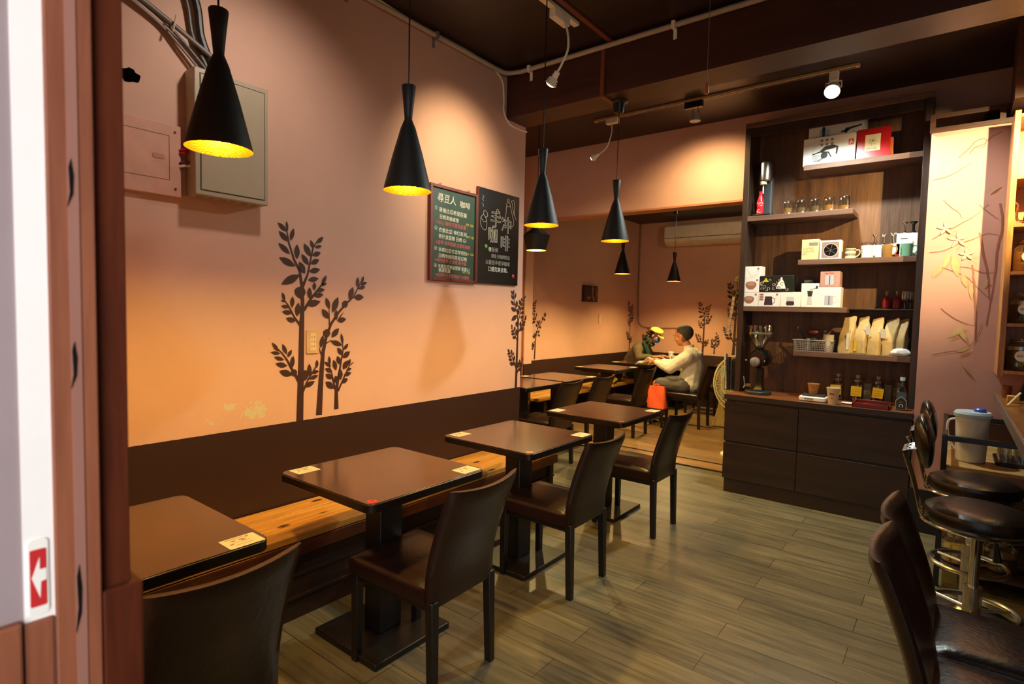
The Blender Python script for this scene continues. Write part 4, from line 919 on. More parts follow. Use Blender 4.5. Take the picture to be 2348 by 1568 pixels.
def f(bm, M):
    ribbon(bm, [(-0.055, 0.10, 0.02), (-0.02, 0.125, 0.03), (0.03, 0.13, 0.03), (0.06, 0.125, 0.015), (0.055, 0.07, 0.012)], M, 0.0006)
    for k in range(4): ribbon(bm, [(-0.10+0.012*k, 0.08, 0.004), (-0.115+0.012*k, 0.055, 0.004), (-0.10+0.014*k, 0.03, 0.004), (-0.05, 0.03+0.01*k, 0.004), (-0.03, 0.06, 0.004)], M, 0.0006)
    ribbon(bm, [(-0.115, 0.085, 0.008), (-0.06, 0.10, 0.010), (0.0, 0.09, 0.012), (0.02, 0.05, 0.008)], M, 0.0007); P(bm, M, disc(-0.03, 0.07, 0.025))
art(t, 'mixer_picture', f, M_INK, 0.08)
def f(bm, M):
    for i in range(3):
        for j in range(2): P(bm, M, disc(-0.05+0.036*i, 0.155+0.032*j, 0.011, n=14))
    ribbon(bm, [(-0.13, 0.01, 0.0015), (-0.125, 0.07, 0.0015), (-0.10, 0.13, 0.0015), (-0.07, 0.165, 0.0015), (-0.065, 0.19, 0.0015)], M, 0.0005)
art(t, 'icons', f, M_INKG, 0.08)
def f(bm, M): P(bm, M, rrect(0.135, 0.172, 0.125, 0.17, 0.002))
art(t, 'red_logo', f, mat('orange_red_print', '#e04a34', 0.5), 0.08)
def f(bm, M): P(bm, M, [(0.142, 0.132), (0.148, 0.132), (0.153, 0.150), (0.158, 0.138), (0.166, 0.138), (0.166, 0.144), (0.160, 0.144), (0.154, 0.162), (0.148, 0.162)], 0.0008)
art(t, 'logo_mark', f, M_WHITE, 0.08)
carton('amber packet behind the red gift box', -0.445, 5.16, 2.690, 0.05, 0.10, 0.15, mat('amber_pack', '#b0582c', 0.4))
t = carton('red gift box with a cream label on the top shelf', -0.545, 5.11, 2.692, 0.215, 0.06, 0.235, mat('red_gift_card', '#b01c24', 0.3), tilt=9)
def f(bm, M): P(bm, M, [(-0.055, 0.055), (0.045, 0.055), (0.045, 0.185), (-0.055, 0.185)])
art(t, 'cream_label', f, mat('cream_label', '#ded3b4', 0.5), 0.06)
def f(bm, M):
    random.seed(2)
    for k in range(12): a = random.uniform(0, 6.28); r = random.uniform(0.012, 0.035); P(bm, M, disc(-0.005+r*math.cos(a), 0.135+r*math.sin(a), 0.0022, n=6), 0.0008)
    for k in range(10): a = k*0.63; ribbon(bm, [(-0.005, 0.135, 0.001), (-0.005+0.03*math.cos(a), 0.135+0.03*math.sin(a), 0.001)], M, 0.0007)
    P(bm, M, disc(-0.005, 0.135, 0.005, n=10), 0.0009)
art(t, 'star_drawing', f, M_INK, 0.06)
bm = B(); TXT(bm, '好好coffee', 0.018, MF(-0.045, -0.0309, 0.068), depth=0.0002, sx=0.9); obj('lettering', bm, M_INK, t)
# second shelf: soda maker, coke, five jars
t = thing('soda_maker', 'steel and black soda machine on the second shelf', 'soda machine', (-1.315, 5.15, 2.3205))
obj('base', prism(B(), rrect(-0.10, 0.085, -0.085, 0.075, 0.03), 0, 0.02), M_BLACKP, t, bev=0.004)
obj('column', prism(B(), rrect(-0.035, 0.055, 0.0, 0.07, 0.02), 0.02, 0.33), mat('charcoal_plastic', '#3a3c40', 0.35), t, bev=0.004)
obj('head', lathe(B(), [(0.048, 0.30), (0.056, 0.31), (0.058, 0.45), (0.05, 0.462), (0.001, 0.464)], 36, Matrix.Translation((-0.005, 0.0, 0))), M_STEEL, t)
obj('collar', cyl(B(), (-0.015, -0.02, 0.275), 0.028, 0.027), M_CREAM, t); obj('nozzle', cyl(B(), (-0.015, -0.02, 0.20), 0.006, 0.075, 12), M_CREAM, t)
t = thing('soda_bottle', 'red cola bottle standing before the soda machine', 'bottle', (-1.338, 5.095, 2.3410))
obj('bottle_body', lathe(B(), [(0.026, 0), (0.029, 0.006), (0.029, 0.035), (0.026, 0.055), (0.030, 0.085), (0.028, 0.11), (0.016, 0.145), (0.012, 0.165), (0.012, 0.18)], 32), mat('red_bottle', '#c01820', 0.25), t)
obj('cap', cyl(B(), (0, 0, 0.18), 0.014, 0.012, 16), mat('red_bottle', ''), t)
bm = B(); TXT(bm, 'Coca', 0.026, Matrix(), depth=0.0005); TXT(bm, 'Cola', 0.018, Matrix.Translation((0.018, -0.02, 0)), depth=0.0005)
for v in bm.verts:
    a = (v.co.x-0.026)/0.030; v.co = Vector((0.0305*math.sin(a), -0.0305*math.cos(a), 0.085+v.co.y+0.15*v.co.x*0.3))
obj('lettering', bm, M_WHITE, t)
bm = B(); 
for k in range(7): sphere(bm, (0.0292*math.sin(-0.6+0.3*(k % 4)), -0.0292*math.cos(-0.6+0.3*(k % 4)), 0.012+0.012*(k % 3)), 0.003, seg=8)
obj('white_dots', bm, M_WHITE, t)
def jar(label, x, y, z, r, h, fill, fm, name='storage_jar', group=None, cat='jar'):
    t = thing(name, label, cat, (x, y, z), 0, group)
    obj('glass_body', lathe(B(), [(r*0.9, 0), (r, 0.006), (r, h*0.80), (r*0.86, h*0.88), (r*0.88, h*0.92), (r*0.84, h*0.92), (r*0.82, h*0.87), (r*0.95, h*0.79), (r*0.95, 0.008), (0.001, 0.007)], 28, cap=False), GL, t)
    if fill: obj('contents', lathe(B(), [(0.001, 0.009), (r*0.93, 0.009), (r*0.93, h*fill*0.96), (r*0.5, h*fill), (0.001, h*fill*1.02)], 24), fm, t)
    obj('lid', lathe(B(), [(0.001, h*0.935), (r*0.98, h*0.93), (r, h*0.945), (r*0.9, h*0.97), (r*0.25, h*0.99), (r*0.16, h*1.02), (r*0.3, h*1.07), (r*0.2, h*1.13), (0.001, h*1.14)], 24), GL, t)
    return t
G1 = mat('tan_grain', '#b98a52', 0.8, var=0.35, scale=260, bump=0.4); G2 = mat('brown_bean', '#8a6844', 0.7, var=0.45, scale=180, bump=0.5); G3 = mat('orange_sugar', '#c98a3e', 0.8, var=0.15, scale=120)
for i, (x, fl, m_, n) in enumerate(((-1.130, 0.46, G1, 'half full of tan grains, nearest the soda machine'), (-1.028, 0.42, G2, 'of brown beans, second from the soda machine'), (-0.925, 0.45, G2, 'of speckled beans, middle of the five'), (-0.822, 0.44, G3, 'of orange granules, fourth from the soda machine'), (-0.717, 0.33, G3, 'least filled, at the open end of the shelf'))):
    jar('knob lidded glass jar %s' % n, x, 5.12, 2.3205, 0.043, 0.122, fl, m_, group='knob lidded jars on the second shelf')
# third shelf
t = carton('beige carton with faint lettering on the third shelf', -0.935, 5.12, 1.9405, 0.124, 0.09, 0.165, mat('beige_carton', '#d0b888', 0.6))
bm = B()
for k, s_ in enumerate(('COFFEE', 'CARAFE', 'SET')): TXT(bm, s_, 0.022, MF(-0.052, -0.0456, 0.085-0.022*k), depth=0.0002)
obj('lettering', bm, mat('tan_print', '#a48c60', 0.6), t)
def f(bm, M): P(bm, M, rrect(-0.01, 0.055, 0.115, 0.14, 0.004)); 
art(t, 'grey_patch', f, mat('grey_print', '#78746c', 0.6), 0.09)
t = carton('white edged box with a round black picture on the third shelf', -0.792, 5.12, 1.9405, 0.150, 0.09, 0.15, M_WHITE)
def f(bm, M): P(bm, M, rrect(-0.06, 0.06, 0.012, 0.138, 0.002))
art(t, 'mauve_panel', f, mat('mauve_print', '#8c7468', 0.5), 0.09)
def f(bm, M): P(bm, M, disc(0.003, 0.072, 0.047, n=28), 0.0008)
art(t, 'black_disc', f, M_BLACKP, 0.09)
def f(bm, M):
    pts = disc(0.003, 0.072, 0.051, n=28); ribbon(bm, [(a, b, 0.0025) for a, b in pts]+[(pts[0][0], pts[0][1], 0.0025)], M, 0.001)
    for k in range(6): ribbon(bm, [(0.003, 0.072, 0.0006), (0.003+0.046*math.cos(k*1.05+0.3), 0.072+0.046*math.sin(k*1.05+0.3), 0.0006)], M, 0.0011)
art(t, 'silver_ring', f, mat('silver_print', '#c8c8c8', 0.4), 0.09)
def mug(label, x, y, z, m, r=0.037, h=0.082, taper=0.0, deco=None):
    t = thing('mug', label, 'mug', (x, y, z), 0, 'enamel style mugs on the third shelf')
    obj('cup_body', lathe(B(), [(r*0.92-taper, 0), (r-taper, 0.004), (r, h), (r-0.003, h), (r-0.004-taper, 0.006), (0.001, 0.006)], 32, cap=False), m, t)
    obj('handle', tube(B(), spline([(r-0.004, 0, h*0.85), (r+0.022, 0, h*0.82), (r+0.026, 0, h*0.5), (r+0.012, 0, h*0.25), (r-0.004, 0, h*0.2)], 5), 0.0045, 8), m, t)
    if deco:
        bm = B(); deco(bm, r); obj('pattern', bm, M_INK, t)
    return t
def dk(bm, r):
    for row, (z0, z1) in enumerate(((0.058, 0.074), (0.02, 0.04))):
        for k in range(14):
            a = -PI/2-1.3+2.6*k/13; q = Matrix.Translation((r*0.985*math.cos(a), r*0.985*math.sin(a), 0)) @ Matrix.Rotation(a, 4, 'Z'); box(bm, -0.0005, 0.0012, -0.0022, 0.0022, z0, z1, q)
def dl(bm, r):
    for k in range(5):
        a = -PI/2-0.9; q = Matrix.Translation((r*0.99*math.cos(a), r*0.99*math.sin(a), 0)) @ Matrix.Rotation(a, 4, 'Z'); box(bm, -0.0005, 0.001, -0.006, 0.006, 0.02+0.011*k, 0.022+0.011*k, q)
mug('cream mug with rows of black dashes', -0.655, 5.10, 1.9415, mat('cream_glaze', '#e2d6a8', 0.25), 0.036, 0.078, deco=dk)
mug('white mug on the third shelf', -0.545, 5.09, 1.9415, mat('white_glaze', '#eee8dc', 0.2), 0.040, 0.095, 0.003, dl)
mug('brown mug on the third shelf', -0.418, 5.09, 1.9415, mat('brown_glaze', '#8f7040', 0.25), 0.036, 0.095, 0.003, dl)
mug('mint green mug on the third shelf', -0.297, 5.09, 1.9415, mat('mint_glaze', '#76ab88', 0.25), 0.040, 0.095, 0.003, dl)
carton('low white box behind the white and brown mugs', -0.50, 5.20, 1.9405, 0.10, 0.08, 0.105, M_WHITE)
t = carton('narrow white box with a red corner behind the brown mug', -0.388, 5.20, 1.9405, 0.09, 0.08, 0.108, M_WHITE)
def f(bm, M): P(bm, M, rrect(-0.0, 0.04, 0.005, 0.03, 0.002))
art(t, 'red_corner', f, M_RED, 0.08)
t = carton('taller white box with black side lettering behind the mint mug', -0.302, 5.20, 1.9405, 0.13, 0.08, 0.185, M_WHITE)
bm = B(); TXT(bm, 'Hario', 0.026, MF(0.045, -0.0406, 0.06) @ Matrix.Rotation(PI/2, 4, 'Z'), depth=0.0002); TXT(bm, '咖啡濾杯', 0.012, MF(-0.04, -0.0406, 0.14), depth=0.0002); obj('lettering', bm, M_INK, t)
def dripper(label, x, y, z, m, s=1.0):
    t = thing('tamper', label, 'utensil', (x, y, z), 0, 'flared metal pieces standing on the white boxes')
    obj('stem', lathe(B(), [(0.024*s, 0), (0.022*s, 0.006), (0.009*s, 0.018), (0.007*s, 0.05), (0.009*s, 0.066)], 24), m, t)
    obj('flared_head', lathe(B(), [(0.009*s, 0.066), (0.022*s, 0.082), (0.024*s, 0.086), (0.020*s, 0.086), (0.001, 0.078)], 24), m, t)
dripper('slim chrome piece left of the flared pair on the third shelf', -0.508, 5.20, 2.046, M_CHROME, 0.85)
dripper('left flared chrome piece behind the brown mug', -0.452, 5.20, 2.046, M_CHROME)
dripper('right flared chrome piece behind the brown mug', -0.392, 5.20, 2.049, M_CHROME)
dripper('chrome piece on the tall white box', -0.320, 5.20, 2.126, M_CHROME, 0.8)
dripper('black tamper on the tall white box', -0.268, 5.20, 2.126, M_BLACKP, 1.15)
# fourth shelf boxes
Z4 = 1.5615
def pic_cup(bm, M, cx=0, cz=0.055, r=0.032):
    P(bm, M, [(cx-r, cz), (cx-r*0.85, cz-r*0.5), (cx-r*0.35, cz-r*0.95), (cx+r*0.35, cz-r*0.95), (cx+r*0.85, cz-r*0.5), (cx+r, cz)]+[(cx+r*math.cos(a*PI/8), cz+r*0.55*math.sin(a*PI/8)) for a in range(1, 8)])
def pic_swirl(bm, M, cx, cz, r): P(bm, M, disc(cx, cz, r*0.72, r*0.36), 0.0008)
def pic_jug(bm, M, cx=0, w=0.03, z0=0.02, z1=0.09):
    P(bm, M, [(cx-w, z0), (cx+w, z0), (cx+w*0.75, z1), (cx-w*0.75, z1)]); ribbon(bm, [(cx+w*0.8, z1-0.01, 0.004), (cx+w*1.5, z1-0.02, 0.004), (cx+w*1.4, z0+0.02, 0.004), (cx+w, z0+0.015, 0.004)], M, 0.0005)
PINKF = mat('pink_flower_print', '#c04a80', 0.5); COP = mat('copper_print', '#9a6a54', 0.5); SILV = mat('silver_print', '', 0.4); NAVY = mat('dark_liquid_print', '#3a2430', 0.5); SWR = mat('latte_print', '#b48a72', 0.5)
def box4(label, x, z, w, h, m, pics, y=5.10, d=0.12):
    t = carton(label, x, y, z, w, d, h, m, group='boxed coffee ware on the fourth shelf')
    for nm, fn, mm in pics: art(t, nm, fn, mm, d)
    return t
fl = lambda a, b: (lambda bm, M: [P(bm, M, disc(a+0.006*math.cos(k*1.26), b+0.006*math.sin(k*1.26), 0.004, n=8)) for k in range(5)])
box4('white box with a copper cup picture, bottom of the left stack', -1.371, Z4, 0.092+0.04, 0.116, M_WHITE, (('cup_picture', lambda bm, M: pic_cup(bm, M, -0.008, 0.065, 0.042), COP), ('coffee_surface', lambda bm, M: pic_swirl(bm, M, -0.008, 0.067, 0.042), SWR), ('flower', fl(0.045, 0.10), PINKF)))
box4('white box with a copper cup picture, middle of the left stack', -1.368, Z4+0.117, 0.132, 0.122, M_WHITE, (('cup_picture', lambda bm, M: pic_cup(bm, M, 0.0, 0.07, 0.045), COP), ('coffee_surface', lambda bm, M: pic_swirl(bm, M, 0.0, 0.072, 0.045), SWR), ('flower', fl(0.048, 0.105), PINKF)))
box4('white box with a glass funnel picture, top of the left stack', -1.360, Z4+0.240, 0.142, 0.098, M_WHITE, (('funnel_picture', lambda bm, M: (ribbon(bm, [(-0.045, 0.075, 0.002), (-0.012, 0.015, 0.003), (0.012, 0.015, 0.003), (0.04, 0.075, 0.002)], M, 0.0005), ribbon(bm, [(0.035, 0.05, 0.003), (0.055, 0.06, 0.003), (0.05, 0.04, 0.003), (0.02, 0.018, 0.003)], M, 0.0005)), SILV), ('flower', fl(0.045, 0.078), PINKF)))
box4('white box with a glass server picture on the fourth shelf', -1.219, Z4, 0.168, 0.118, M_WHITE, (('server_picture', lambda bm, M: pic_jug(bm, M, -0.005, 0.034, 0.012, 0.085), NAVY), ('cups_picture', lambda bm, M: [P(bm, M, disc(-0.06, 0.06+0.02*k, 0.018, 0.008)) for k in range(3)], COP), ('flower', fl(0.06, 0.10), PINKF)))
t = box4('black box with white swirls and a kettle picture', -1.170, Z4+0.119, 0.262, 0.137, mat('black_swirl_card', '#1a1c16', 0.4), (('kettle_picture', lambda bm, M: (P(bm, M, [(0.0, 0.03), (0.075, 0.03), (0.06, 0.085), (0.045, 0.11), (0.035, 0.11), (0.02, 0.085)]), P(bm, M, disc(0.04, 0.115, 0.008))), M_WHITE), ('mountain_mark', lambda bm, M: P(bm, M, [(-0.11, 0.085), (-0.055, 0.085), (-0.07, 0.105), (-0.08, 0.122), (-0.09, 0.105)]), mat('yellow_print', '#c8bc1c', 0.5))))
def swirls(bm, M):
    random.seed(9)
    for k in range(16):
        cx = random.uniform(-0.115, 0.115); cz = random.uniform(0.02, 0.12); r = random.uniform(0.01, 0.02); s0 = random.uniform(0, 6)
        pts = [(cx+r*(1-i/14)*math.cos(s0+i*0.5), cz+r*(1-i/14)*math.sin(s0+i*0.5), 0.0035) for i in range(12)]
        ribbon(bm, [p for p in pts if abs(p[0]) < 0.128 and 0.004 < p[1] < 0.133] or pts[:2], M, 0.0004)
art(t, 'swirls', swirls, mat('swirl_print', '#b8ac94', 0.5), 0.12)
box4('white box with a dark coffee pot picture on the fourth shelf', -1.056, Z4, 0.154, 0.120, M_WHITE, (('pot_picture', lambda bm, M: (P(bm, M, rrect(-0.03, 0.03, 0.012, 0.045, 0.01)),), NAVY), ('pot_glass', lambda bm, M: (P(bm, M, rrect(-0.028, 0.028, 0.046, 0.068, 0.004)), P(bm, M, disc(0.0, 0.075, 0.03, 0.006))), SILV)))
box4('tall white box with a hand grinder picture', -0.914, Z4, 0.127, 0.190, M_WHITE, (('grinder_top', lambda bm, M: (P(bm, M, [(-0.02, 0.13), (0.022, 0.13), (0.014, 0.085), (-0.014, 0.085)]), ribbon(bm, [(0.0, 0.132, 0.003), (0.0, 0.142, 0.003), (0.045, 0.15, 0.003)], M, 0.0005), P(bm, M, disc(0.048, 0.158, 0.008, 0.012))), M_INK), ('grinder_bottom', lambda bm, M: P(bm, M, [(-0.014, 0.083), (0.014, 0.083), (0.02, 0.02), (-0.02, 0.02)]), SILV)))
mk = lambda bm, M: (P(bm, M, rrect(-0.034, 0.026, 0.018, 0.092, 0.004)), ribbon(bm, [(0.026, 0.085, 0.003), (0.05, 0.085, 0.003), (0.05, 0.04, 0.003), (0.026, 0.035, 0.003)], M, 0.0005))
ln = lambda bm, M: ribbon(bm, [(-0.002, 0.02, 0.005), (-0.002, 0.09, 0.005)], M, 0.0008)
box4('white box with a steel milk jug picture, below the pink one', -0.775, Z4, 0.156, 0.158, M_WHITE, (('jug_picture', mk, mat('steel_print', '#b4b4c4', 0.4)), ('jug_line', ln, M_INK)))
bx = box4('dusty pink box with a steel milk jug picture', -0.777, Z4+0.159, 0.137, 0.122, mat('dusty_pink_card', '#b48a7c', 0.55), (('jug_picture', mk, mat('steel_print', '')), ('jug_line', ln, M_INK)))
for o_, zt in ((bx, 0.105),):
    bm = B(); TXT(bm, 'Tiger Mania', 0.014, MF(-0.04, -0.0606, zt), depth=0.0002); obj('lettering', bm, M_RED, o_)
carton('small grey tray leaning behind the tall grinder box', -0.955, 5.22, Z4, 0.07, 0.04, 0.225, mat('grey_green_plastic', '#56605c', 0.4))
# items on the thin recessed shelf
for x, m_, n in ((-0.412, 'red_wrap', 'left'), (-0.345, 'red_wrap', 'right')):
    t = thing('gift_bag', '%s of the two small red wrapped gifts on the recessed shelf' % n, 'gift', (x, 5.23, 1.5565), 0, 'red wrapped gifts')
    obj('wrap', lathe(B(), [(0.024, 0), (0.031, 0.01), (0.030, 0.06), (0.018, 0.09), (0.006, 0.10)], 14), mat('red_wrap', '#8c1c24', 0.3, bump=0.2), t)
    obj('clear_top', lathe(B(), [(0.006, 0.10), (0.010, 0.115), (0.014, 0.135)], 12, cap=False), GL, t)
for x in (-0.295, -0.262):
    t = thing('wine_glass', '%s clear stem glass on the recessed shelf' % ('left' if x < -0.28 else 'right'), 'glass', (x, 5.23+(0.03 if x > -0.28 else -0.02), 1.5565), 0)
    obj('foot', lathe(B(), [(0.024, 0), (0.024, 0.002), (0.003, 0.006), (0.003, 0.05), (0.001, 0.05)], 20), GL, t)
    obj('bowl', lathe(B(), [(0.003, 0.05), (0.022, 0.065), (0.028, 0.09), (0.022, 0.135)], 20, cap=False), GL, t)
# fifth shelf
t = thing('wire_basket', 'grey plastic mesh basket of utensils on the fifth shelf', 'basket', (-0.885, 5.17, 1.2045))
bm = B(); a0, b0, h0 = 0.145, 0.07, 0.088
for z in (0.002, 0.018, 0.032, 0.046, 0.060, 0.074): tube(bm, [(-a0*(0.94+z*0.7), -b0, z), (a0*(0.94+z*0.7), -b0, z), (a0*(0.94+z*0.7), b0, z), (-a0*(0.94+z*0.7), b0, z)], 0.0016, 4, closed=True)
for k in range(23):
    x = -a0+2*a0*k/22
    for y in (-b0, b0): tube(bm, [(x*0.94, y, 0.002), (x, y, h0)], 0.0014, 4)
for k in range(9):
    y = -b0+2*b0*k/8
    for s_ in (-1, 1): tube(bm, [(s_*a0*0.94, y, 0.002), (s_*a0, y, h0)], 0.0014, 4)
obj('mesh', bm, mat('grey_basket', '#8c8880', 0.45), t)
obj('rim', tube(B(), [(-a0-0.004, -b0-0.002, h0), (a0+0.004, -b0-0.002, h0), (a0+0.004, b0+0.002, h0), (-a0-0.004, b0+0.002, h0)], 0.004, 6, closed=True), mat('grey_basket', ''), t)
obj('bottom', box(B(), -a0*0.94, a0*0.94, -b0, b0, 0.0, 0.002), mat('tan_basket_floor', '#8a6a44', 0.5), t)
t = thing('paper_cup', 'stack of white paper cups in the mesh basket', 'cup', (-0.778, 5.13, 1.2085))
for k in range(4): obj('cup', lathe(B(), [(0.026, 0.012*k), (0.038, 0.012*k+0.095), (0.040, 0.012*k+0.097), (0.037, 0.012*k+0.098)], 24), mat('cup_paper', '#cfc0a4', 0.6), t)
t = thing('glass_tumbler', 'small glass standing left in the mesh basket', 'glass', (-0.925, 5.14, 1.2085))
obj('tumbler', lathe(B(), [(0.02, 0), (0.022, 0.10), (0.020, 0.10), (0.018, 0.004), (0.001, 0.004)], 20, cap=False), GL, t); obj('band', lathe(B(), [(0.0225, 0.085), (0.0225, 0.10)], 20, cap=False), M_STEEL, t)
t = thing('brush', 'black handled brush leaning out of the basket to the left', 'brush', (-0.95, 5.16, 1.26))
obj('handle', tube(B(), [(0.03, 0, 0.03), (-0.03, 0, 0.09), (-0.062, 0, 0.115), (-0.055, 0, 0.14)], [0.009, 0.008, 0.008, 0.006], 8), M_BLACKP, t)
obj('brush_head', sphere(B(), (0.055, 0, 0.035), (0.03, 0.016, 0.022)), M_INK, t)
tag(obj('wooden_scoop', sphere(B(), (-0.905, 5.20, 1.355), (0.045, 0.02, 0.025)), mat('dark_red_wood', '#4a1c14', 0.4)), 'dark red wooden scoop bowl above the mesh basket', 'scoop')
t = thing('spoon', 'dark long spoon leaning right in the mesh basket', 'spoon', (-0.86, 5.19, 1.22)); obj('handle', tube(B(), [(0, 0, 0), (0.035, 0, 0.12)], 0.004, 6), M_INK, t); obj('bowl', sphere(B(), (0.042, 0, 0.145), (0.014, 0.006, 0.022)), M_INK, t)
def paper_bag(label, x, y, z, w, d, h, seed, rot):
    t = thing('paper_bag', label, 'bag', (x, y, z), math.radians(rot), 'kraft coffee bags on the fifth shelf')
    random.seed(seed); bm = B(); rows = []
    N = 9
    for j in range(N+1):
        v = j/N; ring = []
        ww = w/2*(1-0.10*v); dd = d/2*(1 if v < 0.45 else max(0.06, 1-(v-0.45)/0.5))
        for i in range(28):
            a = 2*PI*i/28; cx = math.copysign(abs(math.cos(a))**0.35, math.cos(a))*ww; cy_ = math.copysign(abs(math.sin(a))**0.35, math.sin(a))*dd
            k = 0.005*noise.noise(Vector((cx*40, cy_*40+seed, v*9)))+0.003*noise.noise(Vector((cx*110, seed, v*25)))
            ring.append(bm.verts.new((cx+k, cy_+k*1.5+0.03*v*v, h*v+(0.008*math.sin(cx*60) if j == N else 0))))
        rows.append(ring)
    for a, b in zip(rows, rows[1:]):
        for i in range(28): bm.faces.new((a[i], a[(i+1) % 28], b[(i+1) % 28], b[i]))
    bm.faces.new(rows[0][::-1]); bm.faces.new(rows[-1])
    obj('bag_body', bm, mat('kraft_paper', '#b89a62', 0.6, var=0.1, scale=30, bump=0.1), t, ang=25)
    return t
def flap(t, x, z, w, h, m, rx=0):
    bm = B(); box(bm, -w/2, w/2, -0.001, 0, 0, h, Matrix.Translation((x, -0.052, z)) @ Matrix.Rotation(math.radians(rx), 4, 'X')); return obj('paper_label', bm, m, t)
CR = mat('cream_label', '')
b1 = paper_bag('widest kraft bag, leftmost on the fifth shelf', -0.648, 5.14, 1.2045, 0.105, 0.10, 0.285, 1, -22); flap(b1, 0.03, 0.03, 0.02, 0.13, CR)
b2 = paper_bag('kraft bag with a yellow triangle label, second from left', -0.553, 5.15, 1.2045, 0.085, 0.10, 0.285, 2, -18)
bm = B(); prism(bm, [(-0.035, 0.02), (-0.010, 0.02), (-0.012, 0.09), (-0.022, 0.13), (-0.032, 0.09)], 0, 0.001, MF(0, -0.0525, 0)); obj('paper_label', bm, mat('yellow_label', '#d4a824', 0.5), b2)
b3 = paper_bag('middle kraft bag with a curled white label', -0.462, 5.15, 1.2045, 0.088, 0.10, 0.28, 3, -18); flap(b3, -0.03, 0.15, 0.03, 0.07, M_WHITE, 12)
b4 = paper_bag('fourth kraft bag with a slanted white label', -0.366, 5.15, 1.2045, 0.092, 0.10, 0.275, 4, -20); flap(b4, -0.025, 0.13, 0.04, 0.07, M_WHITE, 14)
paper_bag('rightmost kraft bag behind the tissue pack', -0.297, 5.16, 1.2045, 0.07, 0.10, 0.275, 5, -16)
tag(blob('tissue_pack', (-0.292, 5.07, 1.232), (0.062, 0.032, 0.033), mat('white_plastic_wrap', '#e6e4de', 0.35, bump=0.1), 2.2, 0.12), 'white wrapped tissue pack on the fifth shelf', 'tissues')
tag(obj('green_packet', box(B(), -0.62, -0.51, 5.045, 5.085, 1.2045, 1.212), mat('green_foil', '#5c7424', 0.3)), 'flat green packet before the kraft bags', 'packet')
# ---- counter items
ZC = 0.8255
t = thing('coffee_grinder', 'black coffee grinder with a clear hopper on the cabinet counter', 'coffee grinder', (-1.262, 5.0, ZC))
obj('base', prism(B(), [(0.105*math.cos(a*PI/16), 0.10*math.sin(a*PI/16)) for a in range(32)], 0, 0.028), mat('dark_green_grey', '#2a302d', 0.35), t, bev=0.006)
obj('stand', lathe(B(), [(0.06, 0.028), (0.045, 0.045), (0.04, 0.10), (0.04, 0.22)], 4, Matrix.Translation((0, 0.03, 0)) @ Matrix.Rotation(PI/4, 4, 'Z')), M_BLACKP, t, bev=0.006)
obj('motor_housing', lathe(B(), [(0.001, -0.10), (0.068, -0.10), (0.075, -0.09), (0.075, 0.06), (0.06, 0.085), (0.001, 0.09)], 36, Matrix.Translation((0, 0.02, 0.30)) @ Matrix.Rotation(PI/2, 4, 'X')), M_BLACKP, t)
obj('throat', lathe(B(), [(0.034, 0.35), (0.03, 0.375), (0.036, 0.395)], 24), M_BLACKP, t)
obj('dial', lathe(B(), [(0.036, 0), (0.036, 0.026), (0.030, 0.030), (0.001, 0.030)], 28, Matrix.Translation((-0.012, -0.08, 0.275)) @ Matrix.Rotation(PI/2, 4, 'X')), mat('grey_dial', '#8a8c8a', 0.35, 0.3), t)
obj('dial_ring', lathe(B(), [(0.040, 0.0), (0.040, 0.01), (0.036, 0.012)], 28, Matrix.Translation((-0.012, -0.08, 0.275)) @ Matrix.Rotation(PI/2, 4, 'X'), cap=False), M_RED, t)
for x in (-0.085, 0.06): obj('screw_knob', sphere(B(), (x, -0.075, 0.285), 0.009, seg=10), M_CHROME, t)
obj('hopper', lathe(B(), [(0.034, 0.395), (0.05, 0.42), (0.085, 0.48), (0.100, 0.555), (0.104, 0.575), (0.101, 0.575), (0.096, 0.553), (0.08, 0.482), (0.046, 0.424), (0.03, 0.398)], 36, cap=False), GL, t)
obj('hopper_band', lathe(B(), [(0.0885, 0.505), (0.092, 0.518)], 36, cap=False), mat('frosted_band', '#c9c4ba', 0.4), t)
t = thing('power_plug', 'beige plug and white wire beside the coffee grinder', 'plug', (-1.385, 5.08, ZC+0.0)); obj('plug_body', box(B(), 0.0, 0.045, -0.012, 0.012, 0.045, 0.07), mat('beige_plug', '#8a7258', 0.5), t, bev=0.003)
obj('wire', tube(B(), spline([(0.0, 0, 0.055), (-0.02, 0, 0.03), (-0.01, 0, 0.06), (-0.02, 0.0, 0.13)], 6), 0.003, 6), M_WHITEP, t); obj('lead', tube(B(), spline([(0.02, 0, 0.045), (0.03, 0.0, 0.02), (0.06, 0.02, 0.004), (0.09, 0.05, 0.004)], 6), 0.003, 6), M_BLACKP, t)
t = thing('kitchen_scale', 'white kitchen scale with a grey display on the counter', 'scale', (-0.83, 4.935, ZC))
obj('housing', prism(B(), rrect(-0.095, 0.095, -0.075, 0.075, 0.02), 0.004, 0.036), M_WHITEP, t, bev=0.006)
obj('pan', prism(B(), rrect(-0.08, 0.08, -0.035, 0.07, 0.01), 0.036, 0.05), M_INK, t, bev=0.003)
obj('display', box(B(), -0.055, 0.01, -0.0765, -0.074, 0.015, 0.027), mat('lcd_grey', '#8a8c80', 0.3), t)
for a in (-1, 1):
    for b in (-1, 1): obj('foot', cyl(B(), (a*0.075, b*0.055, 0), 0.009, 0.005, 12), M_INK, t)
